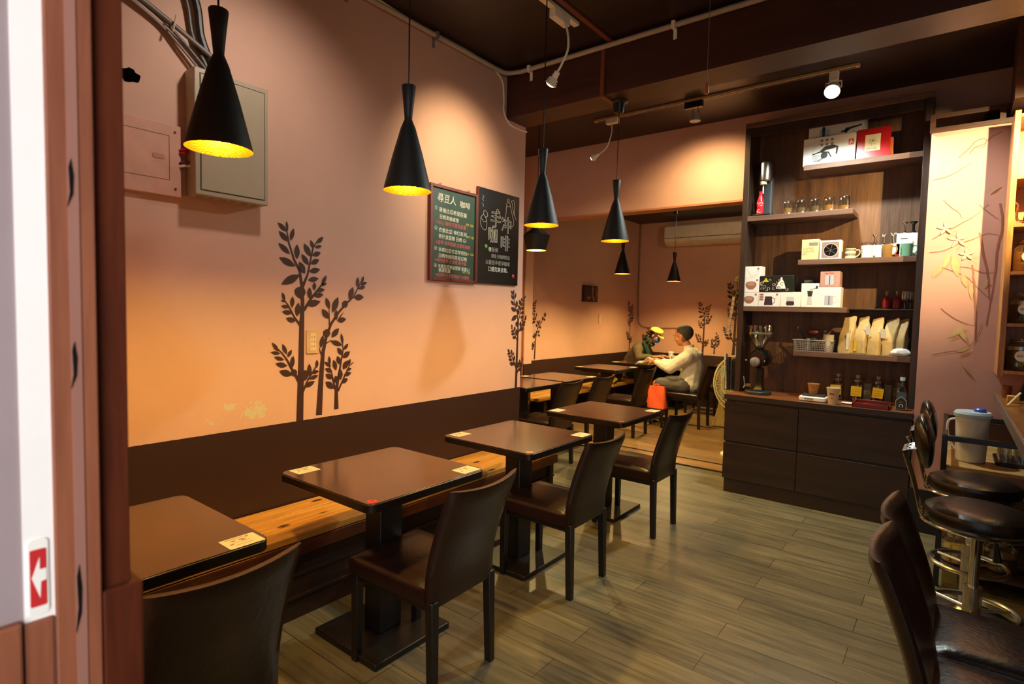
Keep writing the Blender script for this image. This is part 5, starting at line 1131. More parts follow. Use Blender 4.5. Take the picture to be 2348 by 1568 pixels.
def cup(label, x, y, z, m, r0=0.03, r1=0.044, h=0.085, deco=None):
    t = thing('paper_cup', label, 'cup', (x, y, z))
    obj('cup_body', lathe(B(), [(r0, 0), (r1, h), (r1+0.002, h+0.001), (r1+0.001, h+0.004), (r1-0.002, h+0.002), (r0-0.002, 0.004), (0.001, 0.004)], 32, cap=False), m, t)
    if deco:
        bm = B()
        for (u, v, s_) in deco:
            a = -PI/2+u; rr = r0+(r1-r0)*v/h+0.0006
            for k in range(1): 
                vs = [bm.verts.new(((rr+0.0)*math.cos(a+s_*math.cos(q*PI/5)/rr), rr*math.sin(a+s_*math.cos(q*PI/5)/rr), v+s_*0.9*math.sin(q*PI/5))) for q in range(10)]; bm.faces.new(vs)
        obj('print', bm, mat('cup_print', '#a0502c', 0.6), t)
    return t
cup('kraft paper cup standing on the kitchen scale', -0.84, 4.965, ZC+0.0505, mat('kraft_cup', '#a8743c', 0.55), 0.029, 0.042, 0.078, [(0.1, 0.05, 0.008)])
cup('taller paper cup with a brown tree print at the counter edge', -0.685, 4.85, ZC, mat('cup_paper', ''), 0.029, 0.046, 0.122, [(-0.1, 0.085, 0.013), (-0.35, 0.08, 0.008), (0.15, 0.08, 0.008), (-0.1, 0.05, 0.004), (0.0, 0.045, 0.004), (-0.2, 0.045, 0.004), (-0.3, 0.02, 0.003)])
for i, (x, n) in enumerate(((-0.70, 'left'), (-0.565, 'middle'), (-0.428, 'right'))):
    t = thing('cork_jar', '%s clear square jar with a yellow note on the counter' % n, 'jar', (x, 5.17, ZC), 0, 'clear jars with yellow notes')
    obj('glass_body', lathe(B(), [(0.040, 0), (0.045, 0.005), (0.045, 0.135), (0.03, 0.155), (0.032, 0.17), (0.028, 0.17), (0.026, 0.153), (0.041, 0.133), (0.041, 0.008), (0.001, 0.008)], 28, cap=False), GL, t)
    obj('lid', lathe(B(), [(0.001, 0.172), (0.05, 0.172), (0.056, 0.178), (0.05, 0.184), (0.02, 0.188), (0.018, 0.2), (0.022, 0.21), (0.001, 0.213)], 28), GL, t)
    obj('contents', cyl(B(), (0, 0, 0.009), 0.040, 0.03+0.015*i, 24), mat('dark_tea', '#2a1c14', 0.7), t)
    obj('note', box(B(), -0.040, 0.032, -0.05, -0.0485, 0.045, 0.122, Matrix.Rotation(math.radians(-3+4*i), 4, 'Y')), mat('yellow_note', '#e6c21c', 0.6), t)
    bm = B()
    for k in range(3): box(bm, -0.03, 0.02, -0.0507, -0.0501, 0.062+0.018*k, 0.0645+0.018*k)
    obj('note_writing', bm, mat('note_ink', '#a8842c', 0.6), t)
t = thing('cork_jar', 'plain clear jar at the right end behind the dark bottle', 'jar', (-0.30, 5.19, ZC)); obj('glass_body', lathe(B(), [(0.040, 0), (0.045, 0.005), (0.045, 0.135), (0.03, 0.155), (0.032, 0.17)], 28, cap=False), GL, t); obj('lid', lathe(B(), [(0.001, 0.172), (0.05, 0.172), (0.056, 0.178), (0.05, 0.184), (0.001, 0.188)], 28), GL, t)
for x, n in ((-0.505, 'middle'), (-0.37, 'right')):
    carton('pale paper packet behind the %s yellow noted jar' % n, x, 5.26, ZC, 0.06, 0.03, 0.14, mat('pale_packet', '#a89880', 0.6))
t = thing('serving_tray', 'red lacquer tray at the right of the counter', 'tray', (-0.44, 4.93, ZC))
rl = mat('red_lacquer', '#6e2018', 0.25); bm = B(); prism(bm, rrect(-0.115, 0.115, -0.12, 0.11, 0.01), 0, 0.006); obj('tray_floor', bm, rl, t)
bm = B()
for q in ((-0.115, 0.115, -0.12, -0.112), (-0.115, 0.115, 0.102, 0.11), (-0.115, -0.107, -0.12, 0.11), (0.107, 0.115, -0.12, 0.11)): box(bm, q[0], q[1], q[2], q[3], 0.006, 0.036)
obj('tray_rim', bm, rl, t, bev=0.002)
tag(obj('dark_dish', prism(B(), rrect(-0.43, -0.335, 4.93, 5.02, 0.02), ZC+0.0065, ZC+0.016), M_BLACKP, bev=0.003), 'flat black dish lying in the red tray', 'dish')
tag(obj('white_dish', lathe(B(), [(0.001, 0), (0.03, 0), (0.045, 0.010), (0.043, 0.011), (0.028, 0.003), (0.001, 0.003)], 28, Matrix.Translation((-0.60, 4.95, ZC))), M_WHITEP), 'small white dish between the tall paper cup and the tray', 'dish')
t = thing('liquor_bottle', 'dark bottle with a white cap and horseshoe label on the counter', 'bottle', (-0.262, 4.93, ZC))
obj('glass_body', lathe(B(), [(0.043, 0), (0.046, 0.006), (0.046, 0.115), (0.022, 0.16), (0.014, 0.185), (0.014, 0.215)], 4, Matrix.Rotation(PI/4, 4, 'Z')), mat('dark_bottle_glass', '#1c1a16', 0.08, coat=0.5), t, bev=0.006)
obj('cap', cyl(B(), (0, 0, 0.213), 0.0155, 0.025, 20), mat('pale_blue_cap', '#b4d2d4', 0.4), t); obj('spout', lathe(B(), [(0.012, 0.238), (0.008, 0.252), (0.001, 0.255)], 16), M_BLACKP, t)
D_ = -0.0345; bm = B(); prism(bm, [(-0.031, 0.006), (0.031, 0.006), (0.034, 0.07), (0.0, 0.105), (-0.034, 0.07)], 0, 0.0008, MF(0, D_, 0)); lb_ = obj('label', bm, mat('pale_blue_label', '#9fb8bc', 0.4), t)
bm = B(); prism(bm, [(-0.028, 0.009), (0.028, 0.009), (0.030, 0.068), (0.0, 0.098), (-0.030, 0.068)], 0.0008, 0.0012, MF(0, D_, 0)); obj('label_centre', bm, M_INK, lb_)
bm = B(); M_ = MF(0, D_, 0); ribbon(bm, [(0.011*math.cos(a), 0.032+0.012*math.sin(a), 0.005) for a in [math.radians(-50+28*k) for k in range(11)]], M_, 0.0016); TXT(bm, 'PATRON'[:0]+'CAFE', 0.008, MF(-0.012, D_-0.0014, 0.058), depth=0.0001); obj('horseshoe', bm, mat('cream_label', ''), lb_)

# ------------------------------------------------------------------ mural on the pier
t = thing('vine_mural', 'hand painted vine mural on the pink pier', 'mural', (0, 4.82, 2.0)); MM = MF(0, 0, 0)
def px(u, v): return (u, v-2.0)
bm = B(); vines = [
 [(-0.16, 2.43), (-0.10, 2.44), (-0.05, 2.46), (0.0, 2.49), (0.05, 2.52)], [(0.03, 2.58), (0.06, 2.62), (0.10, 2.63), (0.13, 2.67), (0.19, 2.70)], [(-0.03, 2.56), (0.03, 2.62), (0.06, 2.66), (0.11, 2.66), (0.10, 2.61), (0.05, 2.62)],
 [(-0.09, 2.29), (-0.05, 2.24), (-0.01, 2.20), (0.01, 2.16)], [(-0.14, 2.03), (-0.05, 2.09), (0.02, 2.13), (0.08, 2.17), (0.14, 2.24)], [(-0.15, 1.94), (-0.07, 1.95), (0.0, 1.99), (0.08, 2.02), (0.14, 2.05), (0.20, 2.04)],
 [(0.20, 2.24), (0.215, 2.10), (0.205, 1.95), (0.20, 1.80), (0.185, 1.62), (0.17, 1.45)], [(0.10, 2.24), (0.16, 2.17), (0.20, 2.14)], [(0.11, 2.06), (0.14, 1.90), (0.165, 1.75), (0.175, 1.62)], [(-0.08, 1.84), (0.0, 1.80), (0.06, 1.77), (0.12, 1.70), (0.17, 1.64)],
 [(0.01, 1.84), (0.07, 1.83), (0.14, 1.80), (0.20, 1.80)], [(0.08, 1.85), (0.10, 1.70), (0.115, 1.50), (0.12, 1.35)], [(-0.07, 1.56), (0.0, 1.50), (0.07, 1.46), (0.12, 1.45)], [(-0.10, 1.24), (0.0, 1.27), (0.07, 1.29), (0.13, 1.36), (0.15, 1.47)]]
random.seed(11)
for i, vn in enumerate(vines):
    P_ = spline([(a+random.uniform(-.004, .004), b-2.0, 0) for a, b in vn], 5); n_ = len(P_); w = 0.011 if i in (6, 8, 11) else 0.006
    ribbon(bm, [(p.x+random.uniform(-.002, .002), p.y, w*(0.5+0.5*math.sin(PI*min(1, k/n_+0.2)))) for k, p in enumerate(P_)], MM, 0.0008+0.0001*i)
obj('vine_stems', bm, mat('painted_stem', '#94604e', 0.7, var=0.15), t, smooth=False)
bm = B(); LK = 0
for (tx, tz, bx, bz, w) in ((0.01, 1.77, -0.02, 1.93, 0.075), (-0.07, 1.83, -0.04, 1.93, 0.05), (-0.13, 1.77, -0.07, 1.86, 0.05), (0.06, 1.70, 0.03, 1.80, 0.05), (0.09, 1.62, 0.08, 1.74, 0.04), (-0.02, 1.36, 0.07, 1.45, 0.06), (0.08, 1.34, 0.03, 1.44, 0.05), (0.19, 2.36, 0.13, 2.31, 0.025), (0.03, 1.27, 0.10, 1.31, 0.05), (0.12, 1.12, 0.05, 1.22, 0.03), (0.17, 1.75, 0.13, 1.72, 0.03)):
    leaf(bm, tx, tz-2, bx, bz-2, w*0.6, MM, 0.0025+0.0004*LK); LK += 1
obj('vine_leaves', bm, mat('painted_leaf', '#b79e72', 0.7, var=0.15), t, smooth=False)
bm = B()
for cx, cz, s_ in ((0.0, 2.02, 0.06), (0.05, 1.92, 0.045), (-0.07, 2.10, 0.05)):
    for k in range(5): a = k*1.257+0.4; LK += 1; leaf(bm, cx+s_*math.cos(a), cz-2+s_*math.sin(a), cx, cz-2, 0.018, MM, 0.0032+0.0003*LK)
obj('vine_flowers', bm, mat('painted_flower', '#cba795', 0.7), t, smooth=False)

# ------------------------------------------------------------------ bar counter on the right
t = thing('bar_counter', 'brown wooden bar counter along the right edge', 'counter', (0.6, 3.7, 0))
bm = B(); box(bm, 0.245-0.6, 0.4, 2.62-3.7, 4.80-3.7, 0.975, 1.012); obj('counter_top', bm, wood('bar_top_wood', '#6a3e20', '#96602f', 0.25, 'y', 2.0), t, bev=0.004)
bm = B(); box(bm, 0.236-0.6, 0.245-0.6, 2.62-3.7, 4.80-3.7, 0.965, 1.014); obj('counter_edge', bm, mat('grey_brown_edging', '#6c5a4e', 0.4), t)
obj('front_panel', box(B(), 0.0, 0.03, 2.7-3.7, 4.79-3.7, 0, 0.975), M_CAB, t)
# side cart under it
t = thing('side_cart', 'dark framed wooden cart under the bar counter', 'cart', (0.27, 4.3, 0)); X0, X1, Y0, Y1 = -0.27, 0.30, -0.40, 0.48
for x in (X0, X1):
    for y in (Y0, Y1): obj('post', box(B(), x-0.013, x+0.013, y-0.013, y+0.013, 0, 0.85), M_BLACK, t, bev=0.002)
for y in (Y0, Y1): obj('top_rail', box(B(), X0-0.013, X1+0.013, y-0.012, y+0.012, 0.82, 0.85), M_BLACK, t, bev=0.002)
for x in (X0, X1): obj('side_rail', box(B(), x-0.012, x+0.012, Y0, Y1, 0.82, 0.85), M_BLACK, t, bev=0.002)
obj('shelf_board', box(B(), X0, X1, Y0, Y1, 0.665, 0.685), wood('cart_shelf_wood', '#8a6236', '#c09858', 0.45, 'x', 2), t, bev=0.002)
obj('back_board', box(B(), X0, X1, Y1-0.03, Y1-0.018, 0.685, 0.82), M_TRIMW, t)
obj('shelf_board', box(B(), X0, X1, Y0, Y1, 0.10, 0.118), M_CAB, t); obj('shelf_board', box(B(), X0+0.02, X1, Y0+0.25, Y1, 0.34, 0.355), M_CAB, t)
obj('wire_rail', tube(B(), [(X0, Y0, 0.22), (X1, Y0, 0.22)], 0.004, 6), M_BLACK, t)
t = thing('water_jug', 'frosted water jug with a pale blue lid and blue cap', 'jug', (0.118, 4.10, 0.6855))
obj('jug_body', lathe(B(), [(0.062, 0), (0.068, 0.006), (0.078, 0.26), (0.075, 0.26), (0.065, 0.01), (0.001, 0.008)], 40, cap=False), mat('frosted_plastic', '#e8e6de', 0.4, alpha=0.88, trans=0.15), t)
obj('water', lathe(B(), [(0.001, 0.01), (0.064, 0.01), (0.068, 0.12), (0.001, 0.12)], 32), mat('cloudy_water', '#d4d2c8', 0.2), t)
ld = obj('lid', lathe(B(), [(0.076, 0.25), (0.085, 0.255), (0.087, 0.272), (0.08, 0.284), (0.001, 0.286)], 40), mat('pale_blue_lid', '#b6c8d4', 0.3), t)
obj('cap', lathe(B(), [(0.028, 0.286), (0.028, 0.298), (0.02, 0.305), (0.001, 0.306)], 24, Matrix.Translation((0.03, 0.0, 0))), mat('blue_cap', '#2848b8', 0.35), ld)
obj('handle', tube(B(), spline([(-0.075, 0.01, 0.235), (-0.105, 0.0, 0.22), (-0.11, 0.0, 0.17), (-0.095, 0.0, 0.10), (-0.07, 0.01, 0.06)], 5), 0.006, 8), M_WHITEP, t)
t = thing('glass_tray', 'black tray of upturned glasses beside the water jug', 'tray', (0.375, 4.22, 0.6855)); obj('tray_floor', prism(B(), rrect(-0.15, 0.15, -0.14, 0.14, 0.02), 0, 0.018), M_BLACKP, t, bev=0.003)
for i in range(4):
    for j in range(3):
        g = thing('drinking_glass', 'upturned glass in the black tray, %s row, %s' % (('front', 'middle', 'back')[j], ('leftmost', 'second from left', 'third from left', 'rightmost')[i]), 'glass', (0.375-0.105+0.07*i, 4.22-0.085+0.08*j, 0.704), 0, 'upturned glasses in the tray')
        obj('glass_body', lathe(B(), [(0.030, 0), (0.026, 0.075), (0.022, 0.080), (0.001, 0.079)], 20, cap=False), GL, g)
for i, (x, y, z, r, h, c, lb) in enumerate(((0.09, 4.02, 0.1185, 0.075, 0.17, '#a87c20', 'large jar of yellow preserve on the lower cart shelf'), (0.27, 4.05, 0.1185, 0.075, 0.17, '#5c4028', 'large jar beside the yellow preserve on the lower cart shelf'), (0.10, 4.40, 0.356, 0.07, 0.15, '#6a5a40', 'large clear jar on the middle cart shelf'))):
    t = thing('preserve_jar', lb, 'jar', (x, y, z), 0, 'large preserve jars in the cart')
    obj('glass_body', lathe(B(), [(r*0.9, 0), (r, 0.01), (r, h*0.72), (r*0.72, h*0.86), (r*0.72, h)], 28, cap=False), GL, t); obj('contents', lathe(B(), [(r*0.85, 0.004), (r*0.94, 0.012), (r*0.94, h*0.5), (0.001, h*0.5)], 24), mat('preserve_%d' % i, c, 0.4), t)
    obj('lid', lathe(B(), [(r*0.76, h), (r*0.78, h+0.02), (0.001, h+0.022)], 28), GL, t)
# bar stools
def stool(label, x, y):
    t = thing('bar_stool', label, 'stool', (x, y, 0), 0, 'black padded bar stools')
    obj('seat', lathe(B(), [(0.001, 0.628), (0.165, 0.630), (0.183, 0.645), (0.188, 0.668), (0.180, 0.690), (0.155, 0.703), (0.10, 0.708), (0.001, 0.709)], 48), M_STL, t)
    obj('seat_ring', tube(B(), [(0.192*math.cos(a*PI/24), 0.192*math.sin(a*PI/24), 0.632) for a in range(48)], 0.0065, 8, closed=True), M_CHROME, t)
    obj('gas_lift', cyl(B(), (0, 0, 0.36), 0.018, 0.27, 20), M_CHROME, t); obj('column', cyl(B(), (0, 0, 0.03), 0.032, 0.34, 24), M_STEEL, t)
    obj('lever', tube(B(), [(0.02, 0, 0.60), (0.06, -0.02, 0.585), (0.07, -0.02, 0.50)], [0.005, 0.006, 0.016], 8), M_BLACKP, t)
    obj('foot_ring', tube(B(), [(0.155*math.cos(a*PI/24), 0.155*math.sin(a*PI/24), 0.27) for a in range(48)], 0.011, 10, closed=True), M_STEEL, t)
    for a in range(3): obj('ring_spoke', tube(B(), [(0.03*math.cos(a*2.09+0.5), 0.03*math.sin(a*2.09+0.5), 0.27), (0.155*math.cos(a*2.09+0.5), 0.155*math.sin(a*2.09+0.5), 0.27)], 0.007, 8), M_STEEL, t)
    obj('base', lathe(B(), [(0.19, 0), (0.19, 0.008), (0.17, 0.016), (0.05, 0.03), (0.034, 0.05)], 48), M_STEEL, t)
    for k, dy in enumerate((-0.06, -0.02, 0.02, 0.06)):
        pts = spline([(-0.17, dy*1.1, 0.635), (-0.195, dy*1.1, 0.66), (-0.225, dy, 0.78), (-0.262, dy, 0.895), (-0.262, dy, 0.915), (-0.235, dy, 0.925), (-0.20, dy, 0.93)], 5)
        obj('back_rod', tube(B(), pts, 0.0045, 6), M_CHROME, t)
    obj('rod_bar', tube(B(), [(-0.245, -0.065, 0.955), (-0.262, 0.0, 0.960), (-0.245, 0.065, 0.955)], 0.004, 6), M_CHROME, t)
    bm = B(); sphere(bm, (0, 0, 0), (0.036, 0.145, 0.116), seg=28)
    for v in bm.verts: v.co.x += 0.9*v.co.y**2; v.co.x -= 0.12*v.co.z
    inner(None, bm, Matrix.Translation((-0.195, 0, 0.955)))
    obj('back_pad', bm, M_STL, t); return t
M_STL = mat('black_leatherette', '#17110f', 0.28, var=0.15, scale=60, bump=0.08)
stool('nearer black padded bar stool with chrome rods', 0.125, 3.02)
stool('farther black padded bar stool beside the water jug', 0.125, 3.58)
# shelf unit above the counter
t = thing('wall_shelf_unit', 'light wooden shelf unit above the bar counter', 'shelf', (0.5, 4.66, 1.15)); SX = 0.5
WS = wood('honey_shelf_wood', '#9a6030', '#cf9450', 0.4, 'z', 2.0)
obj('side_panel', box(B(), 0.228-SX, 0.256-SX, -0.16, 0.16, 0, 1.58), WS, t, bev=0.002); obj('back_panel', box(B(), 0.256-SX, 0.5, 0.145, 0.158, 0, 1.58), WS, t)
for z in (1.177, 1.463, 1.772, 2.055, 2.337, 2.70): obj('shelf', box(B(), 0.256-SX, 0.5, -0.16, 0.145, z-1.15-0.012, z-1.15+0.008), WS, t, bev=0.002)
obj('divider', box(B(), 0.55-SX, 0.57-SX, -0.15, 0.145, 0.02, 1.55), WS, t)
def bigjar(label, x, y, z, r, h, c, warm=False):
    t = thing('clip_jar', label, 'jar', (x, y, z), 0, 'clip top jars in the counter shelf unit')
    obj('glass_body', lathe(B(), [(r*0.9, 0), (r, 0.01), (r, h*0.72), (r*0.7, h*0.86), (r*0.72, h*0.9)], 32, cap=False), GL, t)
    obj('contents', lathe(B(), [(r*0.85, 0.004), (r*0.95, 0.012), (r*0.95, h*0.6), (0.001, h*0.62)], 28), mat('jarfill_'+c[1:], c, 0.6, var=0.4, scale=60), t)
    obj('clip_ring', tube(B(), [(r*0.76*math.cos(a*PI/16), r*0.76*math.sin(a*PI/16), h*0.9) for a in range(32)], 0.004, 6, closed=True), M_GOLD if warm else M_STEEL, t)
    obj('lid', lathe(B(), [(r*0.74, h*0.91), (r*0.7, h*0.97), (0.001, h)], 28), GL, t)
    bm = B(); prism(bm, disc(0, h*0.45, 0.032, n=24), 0, 0.001, MF(0, -r-0.001, 0)); l_ = obj('round_label', bm, M_WHITE, t)
    bm = B(); TXT(bm, '咖啡豆', 0.014, MF(-0.021, -r-0.0025, h*0.42), depth=0.0002); obj('lettering', bm, M_INK, l_)
bigjar('clip jar with a brass ring under the copper kettle', 0.335, 4.60, 1.7805, 0.065, 0.20, '#b8742c', True)
bigjar('dark bean jar on the middle shelf of the counter unit', 0.335, 4.60, 1.4715, 0.068, 0.19, '#2a1810')
bigjar('dark bean jar on the lowest shelf of the counter unit', 0.335, 4.60, 1.1855, 0.068, 0.20, '#20120c')
t = thing('pour_over_kettle', 'shiny copper gooseneck kettle on the counter shelf unit', 'kettle', (0.36, 4.60, 2.0635)); CPR = mat('polished_copper', '#d8a070', 0.15, 1.0)
obj('kettle_body', lathe(B(), [(0.06, 0), (0.064, 0.01), (0.05, 0.09), (0.04, 0.10), (0.04, 0.105), (0.001, 0.115)], 32), CPR, t)
obj('spout', tube(B(), spline([(-0.055, -0.01, 0.02), (-0.085, -0.02, 0.03), (-0.09, -0.02, 0.08), (-0.085, -0.02, 0.12), (-0.108, -0.02, 0.145)], 6), 0.007, 8), CPR, t)
obj('handle', tube(B(), spline([(0.05, 0, 0.09), (0.09, 0, 0.09), (0.09, 0, 0.03), (0.06, 0, 0.02)], 5), 0.006, 8), M_BLACKP, t)
# clutter at the counter end
t = thing('tape_dispenser', 'black arm with a yellow disc leaning on the bar counter', 'device', (0.335, 4.50, 1.0125))
obj('arm', box(B(), -0.018, 0.018, -0.02, 0.02, 0, 0.24, Matrix.Rotation(math.radians(17), 4, 'Y')), M_BLACKP, t, bev=0.004)
obj('disc', lathe(B(), [(0.001, 0), (0.055, 0), (0.06, 0.006), (0.06, 0.03), (0.001, 0.034)], 32, Matrix.Translation((0.088, -0.02, 0.17)) @ Matrix.Rotation(PI/2, 4, 'X')), mat('yellow_plastic', '#e8b80c', 0.35), t)
tag(obj('yellow_box', prism(B(), rrect(0.345, 0.44, 4.05, 4.12, 0.015), 1.0125, 1.04), mat('yellow_plastic', ''), bev=0.004), 'low yellow plastic case on the bar counter', 'case')
jar('clear jar of greenery on the bar counter', 0.395, 4.35, 1.0125, 0.05, 0.13, 0.6, mat('green_herb', '#5c6a34', 0.7, var=0.4, scale=60))
tag(obj('wooden_block', box(B(), 0.272, 0.325, 4.33, 4.38, 1.0125, 1.052), M_BENCH, bev=0.003), 'small pale wooden block at the end of the bar counter', 'block')
tag(obj('wooden_stick', tube(B(), [(0.262, 4.12, 1.017), (0.325, 4.30, 1.075)], 0.006, 8), mat('pale_bamboo', '')), 'thin pale stick leaning on the wooden block', 'stick')
tag(obj('wooden_cup', lathe(B(), [(0.022, 0), (0.027, 0.075), (0.023, 0.075), (0.02, 0.006), (0.001, 0.006)], 20, Matrix.Translation((0.283, 4.60, 1.0125)), cap=False), M_CTOP), 'little wooden cup at the wall end of the bar counter', 'cup')

# ------------------------------------------------------------------ people
_b = B(); bmesh.ops.create_icosphere(_b, subdivisions=2, radius=1); _b.verts.ensure_lookup_table()
ICO = ([v.co.copy() for v in _b.verts], [[v.index for v in f.verts] for f in _b.faces]); _b.free()
def skin_mesh(joints, edges, sub=2, root=0):
    """tapered limbs swept along the bones; remesh() fuses them into one continuous surface"""
    bm = B()
    for a, b in edges:
        (pa, ra), (pb, rb) = joints[a], joints[b]; pa = Vector(pa); pb = Vector(pb); L_ = (pb-pa).length
        n = max(2, int(L_/(min(ra, rb)*0.28))+1)
        for i in range(n+1):
            t_ = i/n; k = t_*t_*(3-2*t_)*0.5+t_*0.5
            c_ = pa.lerp(pb, t_); rr_ = (ra*(1-k)+rb*k)*1.03; vs = [bm.verts.new(c_+d_*rr_) for d_ in ICO[0]]
            for f_ in ICO[1]: bm.faces.new([vs[q] for q in f_])
    return bm
def remesh(bm, vox, smooth=6):
    me = bpy.data.meshes.new('r'); bm.to_mesh(me); bm.free(); o = bpy.data.objects.new('r', me); COL.objects.link(o)
    m = o.modifiers.new('r', 'REMESH'); m.mode = 'VOXEL'; m.voxel_size = vox
    if smooth: s_ = o.modifiers.new('s', 'SMOOTH'); s_.factor = 0.5; s_.iterations = smooth
    dg = bpy.context.evaluated_depsgraph_get(); dg.update()
    m2 = bpy.data.meshes.new_from_object(o.evaluated_get(dg)); out = B(); out.from_mesh(m2)
    bpy.data.objects.remove(o); bpy.data.meshes.remove(me); bpy.data.meshes.remove(m2); return out
def head(bm, c, yaw, pitch, s=1.0):
    """head with face looking along +x before rotation; c = centre"""
    Mh = Matrix.Translation(c) @ Matrix.Rotation(yaw, 4, 'Z') @ Matrix.Rotation(pitch, 4, 'Y') @ Matrix.Scale(s, 4)
    def sp(p, r, seg=20): bmesh.ops.create_uvsphere(bm, u_segments=seg, v_segments=14, radius=1, matrix=Mh @ Matrix.Translation(p) @ Matrix.Diagonal((*r, 1)))
    sp((-0.012, 0, 0.028), (0.094, 0.075, 0.083)); sp((0.022, 0, -0.035), (0.062, 0.056, 0.066)); sp((0.058, 0, -0.075), (0.022, 0.026, 0.018))
    sp((0.086, 0, -0.012), (0.013, 0.011, 0.022)); sp((0.096, 0, -0.022), (0.011, 0.013, 0.010)); sp((0.078, 0, 0.022), (0.014, 0.048, 0.010)); sp((0.076, 0, -0.050), (0.012, 0.022, 0.006)); sp((0.076, 0, -0.059), (0.010, 0.019, 0.005))
    sp((0.055, 0.036, -0.025), (0.026, 0.02, 0.024)); sp((0.055, -0.036, -0.025), (0.026, 0.02, 0.024))
    for e in (-1, 1): sp((-0.004, e*0.076, -0.008), (0.018, 0.008, 0.030)); sp((0.074, e*0.028, 0.006), (0.010, 0.013, 0.008))
    return Mh
def fingers(J, E, wrist, base, d, n_, spread, curl, side, pre, s=1.0):
    d = Vector(d).normalized(); n_ = Vector(n_).normalized(); c = d.cross(n_).normalized()
    for k, (off, ln) in enumerate(((-0.030, 0.060), (-0.010, 0.072), (0.010, 0.068), (0.029, 0.054))):
        b0_ = Vector(base)+c*off*s; a1 = b0_+d*ln*0.5*s+c*off*spread*s; a2 = a1+(d*math.cos(curl)+n_*math.sin(curl))*ln*0.5*s
        J[pre+'f%da' % k] = (b0_, 0.0095*s); J[pre+'f%db' % k] = (a1, 0.0085*s); J[pre+'f%dc' % k] = (a2, 0.007*s)
        E += [(pre+'hand', pre+'f%da' % k), (pre+'f%da' % k, pre+'f%db' % k), (pre+'f%db' % k, pre+'f%dc' % k)]
    tb = Vector(wrist)*0.45+Vector(base)*0.55+c*side*0.032*s; tt = tb+(d*0.7+c*side*0.6+n_*0.5).normalized()*0.045*s
    J[pre+'ta'] = (tb, 0.011*s); J[pre+'tb'] = (tt, 0.009*s); E += [(pre+'hand', pre+'ta'), (pre+'ta', pre+'tb')]
SKIN1 = mat('tan_skin', '#b9764e', 0.5, var=0.06, scale=8); SKIN2 = mat('fair_skin', '#c08660', 0.5, var=0.06, scale=8)
# man in white shirt: faces -x
mx, my = -2.72, 7.34
t = thing('person', 'person in a loose white shirt and grey shorts seated reading at the rear table', 'person', (mx, my, 0))
J = {'pel': ((0.0, 0, 0.56), 0.10), 'sp1': ((0.045, 0, 0.68), 0.105), 'sp2': ((0.05, 0, 0.82), 0.115), 'sp3': ((0.02, 0, 0.95), 0.10), 'nk': ((-0.03, 0, 1.02), 0.058), 'nk2': ((-0.065, 0, 1.09), 0.056)}
E = [('pel', 'sp1'), ('sp1', 'sp2'), ('sp2', 'sp3'), ('sp3', 'nk'), ('nk', 'nk2')]
for s_, p in ((-1, 'a'), (1, 'b')):
    J[p+'sh'] = ((0.02, s_*0.16, 0.93), 0.052); J[p+'el'] = ((-0.19, s_*0.205, 0.775), 0.040); J[p+'wr'] = ((-0.44, s_*0.11, 0.825), 0.025); hb = Vector((-0.515, s_*0.09, 0.835)); J[p+'hand'] = (tuple(hb), 0.028)
    E += [('sp3', p+'sh'), (p+'sh', p+'el'), (p+'el', p+'wr'), (p+'wr', p+'hand')]; fingers(J, E, J[p+'wr'][0], hb+Vector((-0.03, 0, 0)), (-1, -s_*0.25, -0.05), (0, -s_*0.5, -0.8), 0.2, 0.9, s_*-1, p)
    J[p+'hp'] = ((-0.03, s_*0.09, 0.545), 0.08); J[p+'kn'] = ((-0.40, s_*0.12, 0.53), 0.060); J[p+'an'] = ((-0.40, s_*0.13, 0.10), 0.034); J[p+'ft'] = ((-0.51, s_*0.14, 0.035), 0.033)
    E += [('pel', p+'hp'), (p+'hp', p+'kn'), (p+'kn', p+'an'), (p+'an', p+'ft')]
bm = skin_mesh(J, E, 2)
Mh = head(bm, (-0.105, 0, 1.192), PI, math.radians(14), 1.30); body = obj('body', remesh(bm, 0.0055, 3), SKIN1, t)
Js = {k: (v[0], v[1]) for k, v in J.items() if k[1:2] != 'f'}
JS = {'pel': ((0.0, 0, 0.57), 0.145), 'sp1': ((0.02, 0, 0.68), 0.142), 'sp2': ((0.035, 0, 0.80), 0.145), 'sp3': ((0.028, 0, 0.915), 0.128), 'nk': ((-0.015, 0, 1.01), 0.072)}
ES = [('pel', 'sp1'), ('sp1', 'sp2'), ('sp2', 'sp3'), ('sp3', 'nk')]
for s_, p in ((-1, 'a'), (1, 'b')):
    JS[p+'sh'] = ((0.02, s_*0.17, 0.925), 0.088); JS[p+'el'] = ((-0.19, s_*0.21, 0.77), 0.080); JS[p+'wr'] = ((-0.415, s_*0.12, 0.82), 0.042); ES += [('sp3', p+'sh'), (p+'sh', p+'el'), (p+'el', p+'wr')]
bm = remesh(skin_mesh(JS, ES, 2), 0.009, 6)
for v in bm.verts:
    n0 = noise.noise(v.co*9)*0.010+noise.noise(v.co*22)*0.005; d = (v.co-Vector((0.04, 0, v.co.z))); v.co += d.normalized()*n0
obj('shirt', bm, mat('white_shirt_cloth', '#e0d8c4', 0.75, var=0.05, scale=20, bump=0.1), t)
bm = B(); lathe(bm, [(0.068, 0), (0.072, 0.03), (0.064, 0.034), (0.063, 0.0)], 24, Matrix.Translation((-0.022, 0, 1.035)) @ Matrix.Rotation(math.radians(-16), 4, 'Y'), cap=False); obj('collar', bm, mat('white_shirt_cloth', ''), t)
JS = {'pel': ((0.0, 0, 0.56), 0.125)}; ES = []
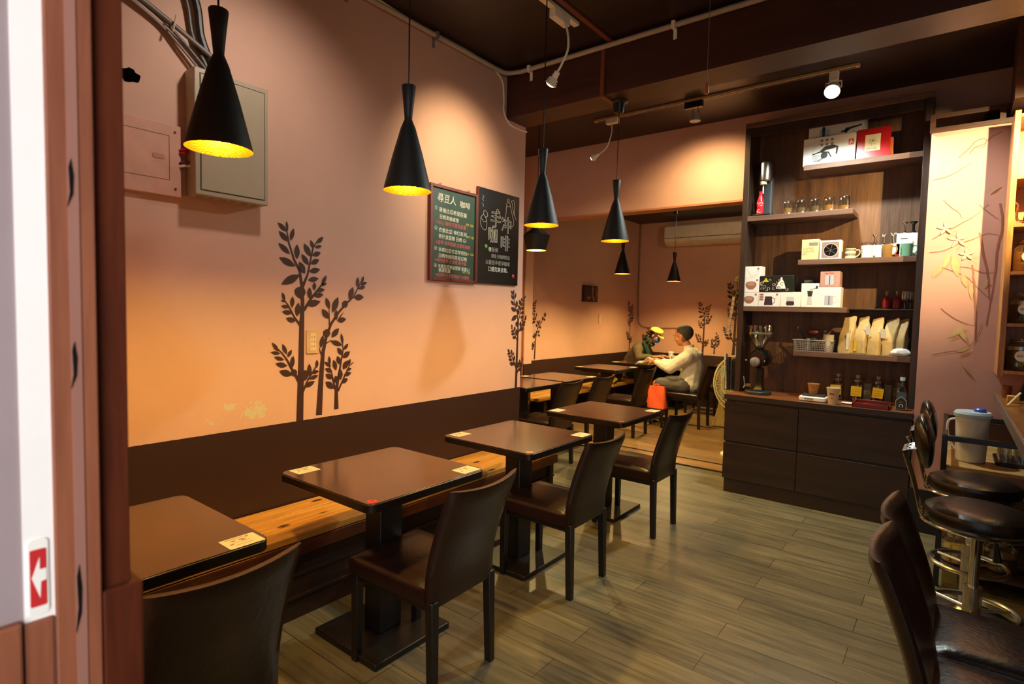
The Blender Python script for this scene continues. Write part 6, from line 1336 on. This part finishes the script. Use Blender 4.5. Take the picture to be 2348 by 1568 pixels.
for s_, p in ((-1, 'a'), (1, 'b')):
    JS[p+'h'] = ((-0.05, s_*0.09, 0.54), 0.106); JS[p+'m'] = ((-0.22, s_*0.11, 0.545), 0.096); JS[p+'k'] = ((-0.345, s_*0.12, 0.535), 0.088); ES += [('pel', p+'h'), (p+'h', p+'m'), (p+'m', p+'k')]
bm = remesh(skin_mesh(JS, ES, 2), 0.009, 6)
for v in bm.verts: v.co += v.normal*0.006*noise.noise(v.co*14) if v.normal.length else Vector()
obj('shorts', bm, mat('grey_striped_cloth', '#5a5450', 0.8, var=0.3, scale=6, stretch=(1, 14, 14)), t)
bm = B(); bmesh.ops.create_icosphere(bm, subdivisions=4, radius=1)
for v in list(bm.verts):
    v.co = Vector((v.co.x*0.0975-0.013, v.co.y*0.079, v.co.z*0.087+0.029))
dele = [v for v in bm.verts if v.co.z < -0.055 or (v.co.x > 0.040 and v.co.z < 0.080) or (v.co.x > 0.014 and v.co.z < 0.04) or (v.co.x > -0.02 and v.co.z < 0.0)]
bmesh.ops.delete(bm, geom=dele, context='VERTS'); bmesh.ops.solidify(bm, geom=bm.faces, thickness=0.006)
inner(None, bm, Mh); obj('hair', bm, mat('grey_black_hair', '#352e29', 0.8, var=0.6, scale=60, bump=0.4), t)
bm = B()
for e in (-1, 1): sphere(bm, (0.083, e*0.028, 0.006), (0.004, 0.010, 0.003), seg=10); box(bm, 0.084, 0.090, e*0.028-0.014, e*0.028+0.014, 0.024, 0.028)
inner(None, bm, Mh); obj('eyes', bm, M_INK, t)
for s_ in (-1, 1): obj('slipper', sphere(B(), (-0.48, s_*0.135, 0.022), (0.12, 0.045, 0.022)), M_INK, t)
bm = B(); n = 14; g_ = [[None]*(n+1) for _ in range(n+1)]
for i in range(n+1):
    for j in range(n+1):
        u, v = i/n, j/n; x = -0.20+0.20*u; y = -0.12+0.22*v; z = 0.03+0.016*math.sin(9*u+3*v)+0.016*math.sin(7*v-4*u)-(0.10*(1-u)**2)*(1-0.4*v)
        g_[i][j] = bm.verts.new((x, y, z))
for i in range(n):
    for j in range(n): bm.faces.new((g_[i][j], g_[i+1][j], g_[i+1][j+1], g_[i][j+1]))
bmesh.ops.solidify(bm, geom=bm.faces, thickness=0.002)
tag(obj('newspaper', bm, mat('newsprint', '#d8d0bc', 0.7), loc=(mx-0.53, my+0.0, 0.825)), 'crumpled white sheet the man in white holds over the table', 'paper')

# person in yellow cap: faces +x
wx, wy = -4.03, 8.46
t = thing('person', 'person in a yellow cap, blue mask and green scarf seated at the rear table', 'person', (wx, wy, 0))
J = {'pel': ((-0.10, 0, 0.53), 0.115), 'sp1': ((-0.09, 0, 0.66), 0.105), 'sp2': ((-0.02, 0, 0.79), 0.11), 'sp3': ((0.08, 0, 0.915), 0.098), 'nk': ((0.17, 0, 1.0), 0.05), 'nk2': ((0.24, 0, 1.06), 0.047)}
E = [('pel', 'sp1'), ('sp1', 'sp2'), ('sp2', 'sp3'), ('sp3', 'nk'), ('nk', 'nk2')]
for s_, p in ((-1, 'a'), (1, 'b')):
    J[p+'sh'] = ((0.10, s_*0.15, 0.915), 0.05); J[p+'el'] = ((0.16, s_*0.23, 0.79), 0.038); J[p+'wr'] = ((0.36, s_*0.13, 0.80), 0.024); hb = Vector((0.43, s_*0.105, 0.805)); J[p+'hand'] = (tuple(hb), 0.026)
    E += [('sp3', p+'sh'), (p+'sh', p+'el'), (p+'el', p+'wr'), (p+'wr', p+'hand')]; fingers(J, E, J[p+'wr'][0], hb+Vector((0.03, 0, 0)), (1, -s_*0.2, -0.05), (0, 0, -1), 0.2, 0.45, s_*-1, p)
    J[p+'hp'] = ((-0.04, s_*0.085, 0.52), 0.085); J[p+'kn'] = ((0.32, s_*0.10, 0.52), 0.058); J[p+'an'] = ((0.30, s_*0.10, 0.10), 0.033); J[p+'ft'] = ((0.41, s_*0.11, 0.035), 0.032)
    E += [('pel', p+'hp'), (p+'hp', p+'kn'), (p+'kn', p+'an'), (p+'an', p+'ft')]
bm = skin_mesh(J, E, 2); Mh = head(bm, (0.315, 0, 1.135), 0, math.radians(26), 0.98); obj('body', remesh(bm, 0.0055, 3), SKIN2, t)
JS = {'pel': ((-0.10, 0, 0.52), 0.15), 'sp1': ((-0.09, 0, 0.66), 0.14), 'sp2': ((-0.02, 0, 0.79), 0.142), 'sp3': ((0.075, 0, 0.91), 0.122), 'nk': ((0.13, 0, 0.97), 0.075)}
ES = [('pel', 'sp1'), ('sp1', 'sp2'), ('sp2', 'sp3'), ('sp3', 'nk')]
for s_, p in ((-1, 'a'), (1, 'b')):
    JS[p+'sh'] = ((0.09, s_*0.16, 0.905), 0.074); JS[p+'el'] = ((0.155, s_*0.235, 0.79), 0.062); JS[p+'wr'] = ((0.32, s_*0.145, 0.80), 0.038); ES += [('sp3', p+'sh'), (p+'sh', p+'el'), (p+'el', p+'wr')]
bm = remesh(skin_mesh(JS, ES, 2), 0.009, 6)
for v in bm.verts: v.co += v.normal*0.008*noise.noise(v.co*12)
obj('sweater', bm, mat('brown_grey_knit', '#6a5a40', 0.85, var=0.2, scale=60, bump=0.3), t)
JS = {'pel': ((-0.08, 0, 0.55), 0.125)}; ES = []
for s_, p in ((-1, 'a'), (1, 'b')):
    JS[p+'h'] = ((-0.03, s_*0.085, 0.53), 0.10); JS[p+'k'] = ((0.32, s_*0.10, 0.525), 0.07); JS[p+'n'] = ((0.30, s_*0.10, 0.13), 0.05); ES += [('pel', p+'h'), (p+'h', p+'k'), (p+'k', p+'n')]
obj('trousers', remesh(skin_mesh(JS, ES, 2), 0.009, 6), mat('dark_trouser_cloth', '#1a1a20', 0.8), t)
GRN = mat('green_scarf_cloth', '#16402e', 0.85, var=0.4, scale=40, bump=0.3)
bm = B(); tube(bm, spline([(0.20, -0.05, 1.02), (0.235, -0.075, 1.05), (0.20, -0.03, 1.09), (0.12, 0.05, 1.06), (0.19, 0.085, 1.02), (0.27, 0.04, 0.99), (0.25, -0.04, 0.97)], 6), 0.026, 12)
tube(bm, spline([(0.16, -0.10, 1.04), (0.19, -0.10, 0.97), (0.22, -0.08, 0.89), (0.25, -0.07, 0.80)], 6), [0.022+0.014*min(1, k/9) for k in range(19)], 12); obj('scarf', bm, GRN, t)
bm = B(); bmesh.ops.create_icosphere(bm, subdivisions=4, radius=1)
for v in bm.verts: v.co = Vector((v.co.x*0.110-0.006, v.co.y*0.105, max(v.co.z, -0.15)*0.060+0.078+v.co.x*0.008))
inner(None, bm, Mh); cap_ = obj('cap', bm, mat('pale_yellow_felt', '#e6d860', 0.8, var=0.06, scale=20, bump=0.05), t)
bm = B(); prism(bm, [(0.055+0.085*math.cos(a), 0.078*math.sin(a)) for a in [math.radians(-90+15*k) for k in range(13)]], 0.050, 0.056)
inner(None, bm, Mh @ Matrix.Rotation(math.radians(14), 4, 'Y')); obj('cap_brim', bm, mat('pale_yellow_felt', ''), cap_)
bm = B(); bmesh.ops.create_icosphere(bm, subdivisions=3, radius=1)
for v in bm.verts: v.co = Vector((v.co.x*0.075+0.036, v.co.y*0.062, v.co.z*0.060-0.048))
bmesh.ops.delete(bm, geom=[v for v in bm.verts if v.co.x < 0.03], context='VERTS'); bmesh.ops.solidify(bm, geom=bm.faces, thickness=0.002)
for e in (-1, 1): tube(bm, [(0.04, e*0.058, -0.03), (0.0, e*0.078, -0.002)], 0.0016, 4)
inner(None, bm, Mh); obj('face_mask', bm, mat('blue_mask', '#3f6fd0', 0.7), t)
bm = B(); bmesh.ops.create_icosphere(bm, subdivisions=3, radius=1)
for v in bm.verts: v.co = Vector((v.co.x*0.086-0.022, v.co.y*0.080, v.co.z*0.085+0.012))
bmesh.ops.delete(bm, geom=[v for v in bm.verts if v.co.x > 0.035 or v.co.z < -0.06], context='VERTS'); bmesh.ops.solidify(bm, geom=bm.faces, thickness=0.006)
inner(None, bm, Mh); obj('hair', bm, mat('black_hair', '#14100e', 0.6, bump=0.3), t)
bm = B()
for e in (-1, 1): sphere(bm, (0.083, e*0.028, 0.006), (0.004, 0.010, 0.003), seg=10)
inner(None, bm, Mh); obj('eyes', bm, M_INK, t)
# table things in the rear room
t = thing('paper_cup', 'tall white paper cup with a lid between the two people', 'cup', (-3.50, 8.60, 0.7455)); obj('cup_body', lathe(B(), [(0.03, 0), (0.042, 0.12)], 28), M_WHITE, t); obj('lid', lathe(B(), [(0.045, 0.12), (0.045, 0.13), (0.038, 0.138), (0.001, 0.138)], 28), M_WHITEP, t)
cup('short white cup beside the lidded paper cup', -3.42, 8.52, 0.7455, M_WHITE, 0.03, 0.045, 0.075)
tag(obj('phone', prism(B(), rrect(-3.64, -3.57, 8.38, 8.53, 0.01), 0.7455, 0.754), M_BLACKP, bev=0.002), 'black phone under the hands of the person in the yellow cap', 'phone')
